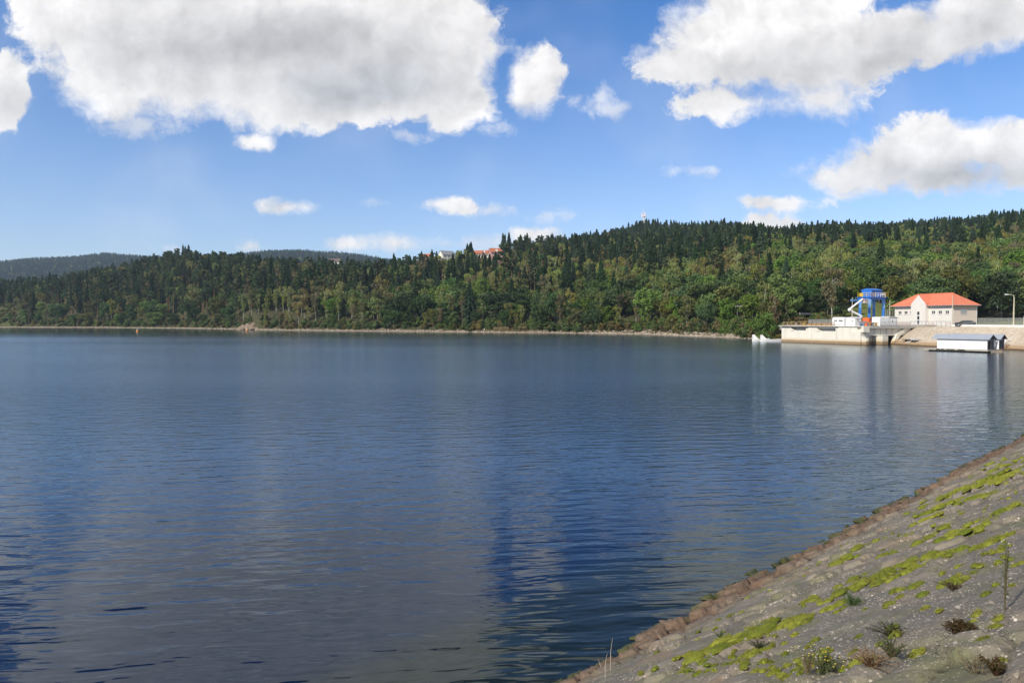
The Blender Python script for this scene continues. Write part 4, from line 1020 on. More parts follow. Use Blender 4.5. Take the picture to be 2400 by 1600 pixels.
# local x = e2 (along the long portal), local y = -e1 direction handled by sign
HX, HY = 3.05, 1.35
for sx in (-1, 1):
    for sy in (-1, 1):
        m = MB(); m.tube([(sx * HX, sy * HY, .75), (sx * HX, sy * HY, 5.0)], [.31, .38], 4); m.build('leg', M_blue, cr)
        m = MB(); m.tube([(sx * HX, sy * HY, 5.0), (sx * HX, sy * HY, 7.3)], [.40, .58], 4)
        m.build('leg_head', M_blue2, cr)  # paler blue paints the light on the upper legs
        m = MB()
        for z in (1.6, 2.8, 4.0): m.box((sx * HX, sy * HY, z), (.66, .66, .09))
        m.build('flange', M_blue, cr)
for sx in (-1, 1):
    m = MB(); m.box((sx * HX, 0, .42), (.75, 4.6, .55)); m.build('end_carriage', M_blue, cr)
    for sy in (-1, 1):
        m = MB(); m.tube([(sx * HX - .15, sy * 1.8, .25), (sx * HX + .15, sy * 1.8, .25)], .26, 12); m.build('wheel', M_gpaint, cr)
m = MB(); m.box((0, 0, 7.55), (6.9, 3.5, .52)); m.build('top_frame', M_blue, cr)
m = MB(); m.box((0, 0, 7.86), (7.5, 4.6, .12)); m.build('walkway', M_blue, cr)
hs_ = MB(); hs_.box((.1, .1, 8.85), (4.5, 2.9, 1.85)); hs_.build('machine_house', M_blue, cr)
hs_ = MB(); hs_.extr([(-1.6, 9.78), (1.8, 9.78), (1.8, 9.86), (.1, 10.3), (-1.6, 9.86)], 'x', -2.3, 2.5); hs_.build('roof', M_blue, cr)
m = MB(); m.box((-5.0, 1.3, 7.1), (3.9, .35, .42)); m.tube([(-6.4, 1.3, 6.9), (-3.3, 1.3, 5.9)], .1, 5); m.build('jib', M_blue2, cr)
def crane_rail(pts, mat):
    m = MB()
    for a, b in zip(pts, pts[1:]):
        for z in (8.45, 9.0): m.bar((a[0], a[1], z), (b[0], b[1], z), .09)
        n = max(1, round((Vector(b) - Vector(a)).length / 1.1))
        for k in range(n + 1): p = Vector(a).lerp(Vector(b), k / n); m.bar((p.x, p.y, 7.9), (p.x, p.y, 9.0), .09)
    m.build('handrail', mat, cr)
crane_rail([(-1.8, -2.25), (2.4, -2.25)], M_white); crane_rail([(-3.7, 1.6), (-3.7, -2.25), (-2.0, -2.25)], M_yel); crane_rail([(2.6, -2.25), (3.7, -2.25), (3.7, 2.2)], M_yel)
m = MB(); m.box((-3.7, .6, 8.5), (.06, 1.0, .8)); m.build('guard_panel', M_yel, cr)
m = MB(); m.box((1.4, -2.3, 8.65), (1.2, .06, .5)); m.build('name_board', M_white, cr)
m = MB()
for s in (-.22, .22): m.bar((HX + .55, -HY + s, .6), (HX + .55, -HY + s, 8.0), .06)
for k in range(22): m.bar((HX + .55, -HY - .22, .8 + .33 * k), (HX + .55, -HY + .22, .8 + .33 * k), .045)
m.build('ladder', M_steel, cr)
m = MB(); m.box((1.9, 1.2, 1.2), (1.2, .9, 1.5)); m.build('cabinet', M_white, cr)
m = MB()
for a in (-.5, .5):
    m.bar((2.6 + a, -1.9, .2), (2.6 + a, -1.9, 2.3), .16)
m.bar((2.1, -1.9, 2.3), (3.1, -1.9, 2.3), .16); m.build('yellow_frame', M_yel, cr)

# ------------------------------------------------------------------ orange lift truck
tk = empty('lift_truck', at(2034, 179.5, 4.56), R(20), 'orange truck with folded white lifting boom parked under the blue crane', 'truck')
m = MB(); m.extr([(-1.0, .55), (1.25, .55), (1.3, 1.35), (.95, 1.45), (.65, 2.3), (-.95, 2.35)], 'y', -1.05, 1.05); m.build('cab', M_oran, tk)
m = MB(); m.box((.15, -1.07, 1.85), (1.0, .05, .55)); m.build('side_window', M_glass, tk)
m = MB(); m.extr([(.90, 1.52), (.98, 1.5), (.72, 2.24), (.64, 2.24)], 'y', -.9, .9); m.build('windscreen', M_glass, tk)
m = MB(); m.box((-3.6, 0, .75), (5.2, 2.0, .28)); m.box((-2.6, 0, 1.15), (2.6, 1.9, .5)); m.build('chassis', M_gpaint, tk)
for x in (.35, -4.4):
    for y in (-1.0, 1.0):
        m = MB(); m.tube([(x, y - .14, .48), (x, y + .14, .48)], .48, 16); m.build('wheel', M_tyre, tk)
m = MB(); m.box((-3.6, -.2, 1.6), (1.0, .9, .7)); m.build('turret', M_white, tk)
def Lk(px, py, D): w = at(px, D, zat(py, D)); return tk.matrix_world.inverted() @ w
bpy.context.view_layer.update()
pA, pB, pC = Lk(2019, 741, 180.5), Lk(1991, 727, 181), Lk(2021, 700.5, 181.5)
m = MB(); m.bar(Vector((-3.6, -.2, 1.9)), pA, .35); m.bar(pA, pB, .34); m.build('lower_boom', M_white, tk)
m = MB(); m.bar(pB + Vector((0, 0, .35)), pC, .34); m.tube([pB - Vector((0, .25, .15)), pB + Vector((0, .25, .35))], .42, 8); m.build('upper_boom', M_white, tk)
pD = Lk(2028, 705, 181.5); m = MB(); m.box(pD + Vector((0, 0, -.55)), (1.5, .9, .1)); 
for a in (-.7, 0, .7):
    for b in (-.4, .4): m.bar(pD + Vector((a, b, -.5)), pD + Vector((a, b, .45)), .07)
for z in (.0, .45):
    m.bar(pD + Vector((-.7, -.4, z)), pD + Vector((.7, -.4, z)), .07); m.bar(pD + Vector((-.7, .4, z)), pD + Vector((.7, .4, z)), .07)
m.box(pD + Vector((0, 0, -.2)), (1.3, .7, .6)); m.build('basket', paint('basket_grey', (.5, .45, .42), .6), tk)
m = MB(); m.bar(pC, pD + Vector((-.6, 0, .3)), .2); m.build('boom_tip', M_oran, tk)
# planks and machinery on the pier
for k in range(5):
    x = 8.2 + 1.55 * k; m = MB()
    for j in range(4): m.box((0, 0, .08 + .15 * j), (1.4, 1.1, .11), rz=R(2 * (j % 2)))
    o = m.build('plank_stack', M_wood); o.location = onF(x, 1.5 + .2 * (k % 2), 4.69); o.rotation_euler.z = math.atan2(eF.y, eF.x)
    tag(o, ('leftmost', 'second from left', 'middle', 'second from right', 'rightmost')[k] + ' of the five orange plank stacks behind the pier railing', 'planks', 'orange plank stacks on the pier')
for k, x in enumerate((3.2, 5.6)):
    r = empty('winch', onF(x, 1.6, 4.69), math.atan2(eF.y, eF.x), ('small dark winch nearest the left end of the pier', 'dark winch with yellow guard right of the other winch')[k], 'winch')
    m = MB(); m.box((0, 0, .1), (.9, .7, .2)); m.build('bed', M_gpaint, r); m = MB(); m.tube([(-.3, 0, .5), (.3, 0, .5)], .26, 12); m.build('drum', M_rust, r)
    m = MB(); m.box((.45, 0, .45), (.14, .6, .75)); m.build('guard', M_yel if k else M_gpaint, r)
for k in range(4):
    m = MB(); m.tube([(0, 0, 0), (0, 0, .8)], .3, 12); m.box((0, 0, .86), (.75, .75, .1)); o = m.build('bollard', (M_oran, M_wood, M_rust, M_yel)[k]); o.location = onF(24.0, 1.2, 4.69) + eB_ * (.9 + 1.15 * k)
    tag(o, ('orange', 'tan', 'rust brown', 'yellow')[k] + ' capped valve post on the deck between the shelters', 'valve post')

# ------------------------------------------------------------------ control building
A = Vector((110.9, 198.0, 4.7)); B_ = Vector((114.8, 178.0, 4.7)); eW = (B_ - A).normalized(); LW = (B_ - A).length
bd = frame('control_building', A, eW, 'white control building with hipped orange-red roof and pointed gable bay', 'building')
WDP = 7.2; EH = 5.55      # local y>0 goes inland
wins = [(2.0, 'w'), (4.25, 'w'), (6.35, 'w'), (14.0, 'w'), (16.3, 'w'), (18.6, 'w')]
holes = [(x - .62, x + .62, 3.25, 4.05) for x, _ in wins]
m = MB(); facade(m, 0, LW, -.5, EH, 0, .3, holes); m.build('front_wall', M_wall, bd)
m = MB(); facade(m, 0, 1, 0, 1, 0, 0.01, []); m = MB()
m.box((LW - .15, WDP / 2 + .15, EH / 2 - .25), (.3, WDP - .3, EH + .5)); m.build('end_wall', M_pink, bd)  # darker pinkish tone paints the weaker grazing light on this end
m = MB(); m.box((.15, WDP / 2 + .15, EH / 2 - .25), (.3, WDP - .3, EH + .5)); m.box((LW / 2, WDP + .15, EH / 2 - .25), (LW, .3, EH + .5)); m.build('rear_wall', M_wall, bd)
oh = .75; r0, r1 = 4.3, LW - 3.6; RZ = EH + 3.25
m = MB(); m.add([(-oh, -oh, EH), (LW + oh, -oh, EH), (LW + oh, WDP + oh, EH), (-oh, WDP + oh, EH), (r0, WDP / 2, RZ), (r1, WDP / 2, RZ), (-oh, -oh, EH - .18), (LW + oh, -oh, EH - .18), (LW + oh, WDP + oh, EH - .18), (-oh, WDP + oh, EH - .18)],
 [(0, 1, 5, 4), (1, 2, 5), (2, 3, 4, 5), (3, 0, 4), (6, 7, 1, 0), (7, 8, 2, 1), (8, 9, 3, 2), (9, 6, 0, 3), (9, 8, 7, 6)])
rf = m.build('roof', M_roof, bd)
m = MB(); m.box((LW / 2, -oh - .06, EH - .12), (LW + 2 * oh, .14, .14)); m.box((LW + oh + .06, WDP / 2, EH - .12), (.14, WDP + 2 * oh, .14)); m.build('gutter', M_gpaint, rf)
m = MB(); m.tube([(r0, WDP / 2, RZ + .02), (r1, WDP / 2, RZ + .02)], .12, 6); m.tube([(r1, WDP / 2, RZ), (LW + oh, -oh, EH)], .1, 6); m.tube([(r0, WDP / 2, RZ), (-oh, -oh, EH)], .1, 6); m.build('ridge_tiles', M_roof, rf)
g0, g1 = 7.3, 12.5; gm = (g0 + g1) / 2
def gable_pts(): return [(g0, -.5), (g1, -.5), (g1, EH + .45), (gm, RZ - .35), (g0, EH + .45)]
m = MB(); m.extr(gable_pts(), 'y', -1.05, -.003); m.build('gable_bay', M_wall, bd)
m = MB(); m.extr([(g0 - .15, EH + .30), (gm, RZ - .30), (g1 + .15, EH + .30), (g1 + .15, EH + .46), (gm, RZ - .12), (g0 - .15, EH + .46)], 'y', -1.0, 2.6); m.build('bay_roof', M_roof, bd)
m = MB(); m.extr([(g0 + .02, EH - .2), (g1 - .02, EH - .2), (g1 - .02, EH + .28), (gm, RZ - .45), (g0 + .02, EH + .28)], 'y', 0.002, 2.5); m.build('bay_core', M_wall, bd)
for x, _ in wins:
    f = MB(); f.box((x, .16, 3.65), (1.24, .08, .80)); f = f.build('window', M_glass, bd)
    m = MB()
    for dx_ in (-.58, 0, .58): m.box((x + dx_, .10, 3.65), (.08, .06, .80))
    for dz_ in (-.37, .37): m.box((x, .098, 3.65 + dz_), (1.24, .055, .07))
    m.box((x, -.05, 3.21), (1.44, .22, .07)); m.build('window_frame', M_white, f)
for z in (3.45, 2.2, 1.0):
    f = MB(); f.box((gm + .2, -1.06, z), (.8, .06, .95)); f = f.build('window', M_glass, bd)
    m = MB(); m.box((gm + .2 - .44, -1.08, z), (.08, .1, 1.06)); m.box((gm + .2 + .44, -1.08, z), (.08, .1, 1.06)); m.box((gm + .2, -1.08, z - .5), (.8, .1, .07)); m.box((gm + .2, -1.08, z + .5), (.8, .1, .07)); m.build('window_frame', M_white, f)
f = MB(); f.box((LW + .02, 3.3, 3.7), (.07, 1.9, 1.0)); f = f.build('shutter', M_gpaint, bd)
m = MB()
for k in range(6): m.box((LW + .07, 3.3, 3.3 + .16 * k), (.03, 1.86, .03))
m.box((LW + .06, 3.3, 3.15), (.08, 2.06, .08)); m.box((LW + .06, 3.3, 4.25), (.08, 2.06, .08)); m.build('slat', M_white, f)
m = MB(); m.box((LW / 2, -.03, .25), (LW, .06, 1.3)); m.box((LW + .03, WDP / 2, .25), (.06, WDP, 1.3)); m.build('plinth', M_pink, bd)
m = MB()
for x in (.35, LW - .35): m.tube([(x, -.1, 0), (x, -.1, EH - .2)], .07, 6)
m.build('downpipe', M_white, bd)
for x in (15.5, 17.4):
    m = MB(); m.box((x, -.035, 1.35), (1.5, .07, 2.3)); m.build('garage_door', M_wall, bd)
# open lattice mast behind crane and slim posts
def pole(px, D, ztop, r, label, cat='pole', name='pole', mat=None, head=None, z0=4.6):
    p = at(px, D, z0); rt = empty(name, p, 0, label, cat); H = ztop - z0
    m = MB(); m.tube([(0, 0, -.3), (0, 0, H * .45), (0, 0, H)], [r * 1.3, r, r * .65], 10); m.build('pole', mat or M_steel, rt)
    if head:
        m = MB(); s = head; m.tube([(0, 0, H - .1), (s * .15, 0, H + .35), (s * .6, 0, H + .55), (s * 1.5, 0, H + .6)], [r * .6, r * .5, r * .45, r * .4], 8); m.build('arm', mat or M_steel, rt)
        m = MB(); m.extr([(-.45, -.05), (.45, -.08), (.38, .12), (-.2, .16)], 'y', -.14, .14); o = m.build('lamp_head', M_white, rt); o.location = (s * 1.75, 0, H + .55)
    m = MB(); m.tube([(0, 0, 0), (0, 0, .5)], r * 1.7, 10); m.build('base', mat or M_conc2, rt)
    return rt
M_lampc = paint('lamp_concrete', (.58, .52, .38), .85, 0, .3)
pole(2375, 157, 11.6, .15, 'tall street lamp with bent arm in front of the mesh fence at right', 'street lamp', 'street_lamp', M_lampc, -1)
pole(2231.5, 169, 12.4, .11, 'slim pale pole standing before the corner of the red-roofed building', 'pole', 'pole', M_lampc)
pole(1996.5, 190, 12.6, .10, 'slender pale post left of the blue crane', 'post', 'post', M_lampc)
pole(2084.5, 206, 12.3, .12, 'thin post between crane and red-roofed building', 'post', 'post', M_lampc)
pole(2399, 166, 7.3, .09, 'short fence corner post at the right edge', 'post', 'post', M_lampc)
# lattice cabinet frame
lt = empty('scaffold', at(2080, 198, 4.6), R(20), 'small grey scaffold frame right of the blue crane', 'scaffold')
m = MB()
for a in (-1, 0, 1):
    for b in (-.8, .8): m.bar((a * 1.1, b, 0), (a * 1.1, b, 4.6), .09)
m.build('upright', M_steel, lt); m = MB()
for z in (.6, 1.4, 2.2, 3.0, 3.8, 4.5):
    for b in (-.8, .8): m.bar((-1.1, b, z), (1.1, b, z), .08)
m.build('ledger', M_steel, lt)

# ------------------------------------------------------------------ mesh fences
def fence(p0, p1, h, label, sp=2.5, z0=4.7):
    P0, P1 = Vector(p0), Vector(p1); d = P1 - P0; L = d.length; rt = empty('mesh_fence', P0, math.atan2(d.y, d.x), label, 'fence')
    m = MB(); m.box((L / 2, 0, h / 2), (L, .02, h - .1)); m.build('mesh_panel', M_chain, rt)
    m = MB(); m.bar((0, 0, h), (L, 0, h), .09); m.bar((0, 0, .08), (L, 0, .08), .07); m.build('rail', M_steel, rt)
    n = max(1, round(L / sp))
    for k in range(n + 1): m = MB(); m.bar((L * k / n, 0, -.2), (L * k / n, 0, h + .05), .11); m.build('post', M_steel, rt)
    return rt
fence((121.8, 180.5, 4.7), (146, 166, 4.7), 2.05, 'grey chain-link fence running right from the red-roofed building')
fence((at(1895, 205, 4.5)), (at(1957, 201, 4.6)), 1.9, 'grey chain-link fence on the bank behind the pier railing', 2.5)
# ------------------------------------------------------------------ parked car
car = empty('parked_car', at(2262, 163.5, 4.83), math.atan2(-.55, .83), 'dark grey hatchback parked at the end of the red-roofed building', 'car')
M_car = paint('car_paint', (.055, .058, .065), .22, .4, .05, 2, .6)
m = MB(); prof = [(-2.12, .32), (-2.18, .75), (-2.02, .92), (-1.2, 1.0), (-.55, 1.36), (.55, 1.43), (1.45, 1.32), (1.98, .98), (2.12, .82), (2.1, .32)]
hw = .86; vs = []; fs = []
for (x, z) in prof:
    w_ = hw if z < 1.02 else hw - .32 * (z - 1.0) / .4 - .02
    vs += [(x, -w_, z), (x, w_, z)]
n = len(prof)
fs = [(2 * i, 2 * i + 2, 2 * i + 3, 2 * i + 1) for i in range(n - 1)] + [(0, 1, 2 * n - 1, 2 * n - 2)]
fs += [tuple(2 * i for i in range(n - 1, -1, -1)), tuple(2 * i + 1 for i in range(n))]
m.add(vs, fs); body = m.build('body', M_car, car); bv = body.modifiers.new('bevel', 'BEVEL'); bv.width = .05; bv.segments = 2; bv.limit_method = 'ANGLE'
for sy in (-1, 1):
    for pts in ([(-1.05, 1.03), (-.52, 1.31), (.02, 1.36), (.02, 1.03)], [(.08, 1.03), (.08, 1.365), (.6, 1.37), (1.2, 1.27), (1.35, 1.05)]):
        m = MB(); y = lambda z: sy * (hw - .32 * (z - 1.0) / .4 + .0)
        q = [(x, y(z) + sy * .012, z) for x, z in pts]; q2 = [(x, y(z) - sy * .03, z) for x, z in pts]; k = len(q)
        m.add(q + q2, [tuple(range(k)), tuple(range(2 * k - 1, k - 1, -1))] + [(i, (i + 1) % k, k + (i + 1) % k, k + i) for i in range(k)]); m.build('side_window', M_glass, car)
m = MB(); m.add([(-1.2, -.66, 1.03), (-1.2, .66, 1.03), (-.56, .54, 1.375), (-.56, -.54, 1.375), (-1.16, -.66, 1.0), (-1.16, .66, 1.0), (-.52, .54, 1.34), (-.52, -.54, 1.34)], [(0, 1, 2, 3), (7, 6, 5, 4), (0, 4, 5, 1), (1, 5, 6, 2), (2, 6, 7, 3), (3, 7, 4, 0)]); m.build('windscreen', M_glass, car)
for x in (-1.35, 1.32):
    for y in (-.8, .8):
        m = MB(); m.tube([(x, y - .1, .31), (x, y + .1, .31)], .31, 18); w_ = m.build('wheel', M_tyre, car); m = MB(); m.tube([(x, y - .112, .31), (x, y + .112, .31)], .19, 12); m.build('rim', M_steel, w_)
for y in (-.6, .6): m = MB(); m.box((-2.14, y, .72), (.12, .34, .14)); m.build('headlight', M_white, car)
m = MB(); m.box((1.55, -.02, 1.15), (.12, 1.2, .12)); m.build('tail_light', M_oran, car)
# ------------------------------------------------------------------ floating boathouses
M_bh = paint('white_cladding', (.80, .80, .78), .6, 0, .1, 1.2); M_bhr = roof_mat('grey_sheet_roof', (.32, .35, .40), (.38, .41, .45), 2.2, 0); M_bhd = paint('dark_end_cladding', (.10, .115, .15), .6, 0, .15)
def boathouse(o, rz, L, Wd, label, raft=True):
    r = empty('floating_boathouse', o, rz, label, 'boathouse'); h = 2.05
    m = MB()
    if True:
        m.box((L / 2, .05, .55 + h / 2), (L, .1, h)); m.box((L / 2, Wd - .05, .55 + h / 2), (L, .1, h)); m.box((.05, Wd / 2, .55 + h / 2), (.1, Wd - .2, h)); m.build('wall', M_bh, r)
    m = MB(); m.box((L - .06, .28, .55 + h / 2 - .01), (.12, .5, h - .06)); m.box((L - .06, Wd - .28, .55 + h / 2 - .01), (.12, .5, h - .06)); m.box((L - .06, Wd / 2, .55 + h - .2), (.12, Wd - 1.1, .4))
    m.extr([(.1, .55 + h), (Wd - .1, .55 + h), (Wd / 2, .55 + h + .72)], 'x', L - .2, L - .08); m.build('end_frame', M_bhd, r)  # end frame coloured darker than the white side walls
    m = MB(); m.box((L - .5, Wd / 2, .55 + h * .45), (.06, Wd - 1.15, h * .82)); m.build('opening_shade', M_dark, r)  # near-black sheet standing for the shade in the open end
    zt = .55 + h; m = MB(); a = .38
    m.add([(-.9, -a, zt - .1), (L + .45, -a, zt - .1), (L + .45, Wd / 2, zt + .85), (-.9, Wd / 2, zt + .85), (-.9, Wd + a, zt - .1), (L + .45, Wd + a, zt - .1),
           (-.9, -a, zt - .02), (L + .45, -a, zt - .02), (L + .45, Wd / 2, zt + .93), (-.9, Wd / 2, zt + .93), (-.9, Wd + a, zt - .02), (L + .45, Wd + a, zt - .02)],
          [(0, 1, 2, 3), (3, 2, 5, 4), (6, 9, 8, 7), (9, 10, 11, 8), (0, 6, 7, 1), (4, 5, 11, 10), (1, 7, 8, 2), (2, 8, 11, 5), (0, 3, 9, 6), (3, 4, 10, 9)]); m.build('roof', M_bhr, r)
    m = MB()
    for k in range(int(L / .9)): m.box((.5 + .9 * k, -.005, .55 + h / 2), (.05, .03, h)) 
    m.build('cladding_seam', M_white, r)
    if raft:
        m = MB(); m.box((L / 2 - .9, Wd / 2 - .2, .38), (L + 2.6, Wd + 1.1, .22)); m.build('raft', paint('weathered_planks', (.42, .38, .30), .85, 0, .3, 3), r)
        m = MB()
        for k in range(9): m.tube([(-1.2 + k * (L + 1) / 8.5, -.45, .1), (-1.2 + k * (L + 1) / 8.5, Wd + .2, .1)], .22, 8)
        m.build('float', M_tyre, r)
        for x in (.5, 1.35, 2.4, 3.2, 4.4, 5.0):
            m = MB(); n_ = 14
            for q_ in range(n_):
                a0 = 6.2832 * q_ / n_; a1 = 6.2832 * (q_ + 1) / n_; m.tube([(x + .27 * math.cos(a0), -.82, .24 + .27 * math.sin(a0)), (x + .27 * math.cos(a1), -.82, .24 + .27 * math.sin(a1))], .085, 6, False)
            m.build('tyre_fender', M_tyre, r)
    return r
bpA = G(2196, 822.3, 0); dirb = Vector((.60, -.80, 0)) * 8.9; bpB = bpA + dirb; rzb = math.atan2(dirb.y, dirb.x)
boathouse(bpA, rzb, dirb.length, 3.4, 'white floating boathouse with grey roof and tyre fenders, moored by the sloped bank')
nb = Vector((-math.sin(rzb), math.cos(rzb), 0)); bpC = bpA + dirb.normalized() * .9 + nb * 4.5
boathouse(bpC, rzb, dirb.length - .4, 2.9, 'second grey-roofed floating boathouse half hidden behind the white one', False)
m = MB(); m.box((bpB + nb * 3.9 + Vector((0, 0, 1.7))), (.1, .75, 1.3), rz=rzb); o = m.build('notice_board', M_white); tag(o, 'white board between the two floating boathouses', 'board')
# ------------------------------------------------------------------ moored boats by the pier
def boat(p, rz, L, label, fin):
    r = empty('moored_boat', p, rz, label, 'boat'); vs = []; fs = []; N_ = 9
    for i in range(N_):
        t = i / (N_ - 1); x = -L / 2 + L * t; w_ = .95 * math.sin(math.pi * min(1, .30 + .62 * (1 - abs(2 * t - 1) ** 2.2))) ** .8; w_ = .95 * (1 - abs(2 * t - 1) ** 3.2 * .65); zt = .62 + .28 * t ** 3 if True else 0
        vs += [(x, -w_, zt), (x, -w_ * .72, -.15), (x, w_ * .72, -.15), (x, w_, zt), (x, w_ * .86, zt - .02), (x, w_ * .7, zt - .38), (x, -w_ * .7, zt - .38), (x, -w_ * .86, zt - .02)]
    for i in range(N_ - 1):
        for k in range(8): a = i * 8 + k; b = i * 8 + (k + 1) % 8; fs.append((a, b, b + 8, a + 8))
    fs += [(7, 6, 5, 4, 3, 2, 1, 0), tuple((N_ - 1) * 8 + k for k in range(8))]
    m = MB(); m.add(vs, fs); m.build('hull', M_white, r)
    for x in (-.8, .6): m = MB(); m.box((x, 0, .42), (.35, 1.3, .07)); m.build('bench', M_white, r)
    if fin:
        m = MB(); m.extr([(-L / 2 + .1, .6), (-L / 2 + .05, 1.7), (-L / 2 + .25, 2.0), (-L / 2 + .6, 1.95), (-L / 2 + 1.2, 1.35), (-L / 2 + 1.9, .6)], 'y', -.5, .5); o = m.build('hood', M_white, r)
    return r
pb = G(1800, 799.8, 0); 
boat(G(1786, 799.6, 0) + Vector((0, .9, 0)), R(-14), 5.0, 'left white boat with tall curved hood moored beside the pier', True)
boat(G(1801, 800.2, 0) + Vector((.6, -.7, 0)), R(-14), 6.2, 'right white boat with curved hood touching the end of the pier', True)
# ------------------------------------------------------------------ sunken stair on the bank and small things
def bank_ray_far(px, py):        # on the far reach of the dam slope
    a, b = S2D(px, py)
    y = 120.0
    while y < 230:
        x, z = a * y, EYE + b * y
        d = np.hypot(PA[:, 0] - x, PA[:, 1] - y); i = int(np.argmin(d)); s = d[i]
        if y > 130 and z <= s * SLOPE and x > PA[i, 0]: return Vector((x, y, z)), float(cum[i])
        y += .25
    return Vector((a * 170, 170, 2)), 0
ph, th = bank_ray_far(2138, 799); n2 = path_n(th); rzh = math.atan2(n2[1], n2[0])
hl = empty('broken_landing', ph, rzh, 'broken landing slab with dark hollow beneath, on the sloped bank left of the boathouse', 'landing')
m = MB(); m.box((.5, 0, .45), (2.6, 5.4, .16), ry=R(-8)); m.build('slab', M_conc2, hl)
m = MB(); m.box((.6, 0, .05), (2.2, 4.6, .55)); m.build('hollow', M_dark, hl)  # solid dark block painted as the shade under the slab
m = MB(); m.box((1.3, -2.0, .62), (1.0, 1.7, .3)); m.build('block', M_conc, hl)
for y in (-.4, .5): m = MB(); m.bar((-1.3, y, -.5), (.2, y, .6), .12); m.build('prop', M_white, hl)
m = MB(); m.box((-.9, 1.2, .35), (.35, 3.6, .1)); m.build('plank', M_rust, hl)
pt_, tt_ = bank_ray_far(2363, 804); o = empty('steel_frame', pt_ + Vector((0, 0, .1)), R(15), 'white tubular frame lying on the bank right of the boathouse', 'frame')
m = MB(); q = [(-.9, 0, .1), (.7, 0, .1), (1.0, 0, .95), (-.6, 0, .95), (-.9, 0, .1)]
m.tube(q, .08, 6); m.bar((-.75, 0, .5), (.85, 0, .5), .12); m.build('tube', M_white, o)
pt_, tt_ = bank_ray_far(2361, 815.5); o = empty('rusty_rack', pt_ + Vector((0, 0, .1)), R(10), 'rusty rack standing at the waterline right of the boathouse', 'rack')
m = MB(); 
for x in (-1.0, -.2, .6): m.bar((x, 0, -.9), (x + .3, .4, .6), .09)
m.bar((-1.0, .3, .55), (1.1, .3, .6), .09); m.bar((-1.0, .1, .1), (1.0, .1, .2), .09); m.build('bar', M_rust, o)
for k, (px, py) in enumerate(((322, 777.5), (579, 775.5))):
    p = G(px, py, 0); r = empty('buoy', p, 0, ('orange and white buoy on open water at the left', 'orange and white buoy in front of the rock outcrop')[k], 'buoy')
    m = MB(); m.tube([(0, 0, -.2), (0, 0, .15), (0, 0, .75), (0, 0, .95)], [.45, .62, .55, .1], 12); m.build('float', paint('buoy_orange', (.75, .28, .06), .5), r); m = MB(); m.tube([(0, 0, .95), (0, 0, 1.5)], [.2, .28], 10); m.build('top', M_white, r)
m = MB(); m.box((0, 0, .6), (1.0, .8, 1.2)); m.box((0, 0, 1.28), (1.2, 1.0, .16)); o = m.build('red_box', paint('red_box_paint', (.55, .05, .03), .5)); o.location = at(832, shore_D(832) + 1.5, .3); tag(o, 'small red box on the far shore below the golden birches', 'box')
m = MB(); m.tube([(0, 0, 0), (0, 0, 1.5)], .22, 8); m.tube([(0, 0, 1.5), (0, 0, 1.7)], [.3, .1], 8); o = m.build('marker_post', M_white); o.location = at(1135, shore_D(1135) + 2, .3); tag(o, 'white marker post at the water left of the reeds', 'marker')
# low pale wall and bridge parapet glimpsed in the wood
def strip_wall(px0, px1, D, py, h, label, name='retaining_wall'):
    a = at(px0, D, zat(py, D)); b = at(px1, D, zat(py, D)); d = b - a; r = MB(); r.box((d.length / 2, 0, -h / 2), (d.length, .4, h)); r.box((d.length / 2, 0, .06), (d.length + .2, .55, .12))
    o = r.build(name, M_wall); o.location = a; o.rotation_euler.z = math.atan2(d.y, d.x); tag(o, label, 'wall'); return o
strip_wall(1872, 1905, 222, 733.5, .5, 'low pale wall in the bushes left of the blue crane')
# signal-like white rail on posts
sg = empty('white_rail', at(1722, 256, zat(736, 256)), 0, 'small white cross-rail on posts among trees left of the pier', 'rail')
m = MB(); m.box((0, 0, 3.1), (6.0, .10, .10)); m.box((0, 0, 2.7), (5.4, .08, .08)); m.build('crossbar', M_white, sg)
for x in (-2.5, .9): m = MB(); m.bar((x, 0, -3), (x, 0, 3.4), .12); m.build('post', M_steel, sg)

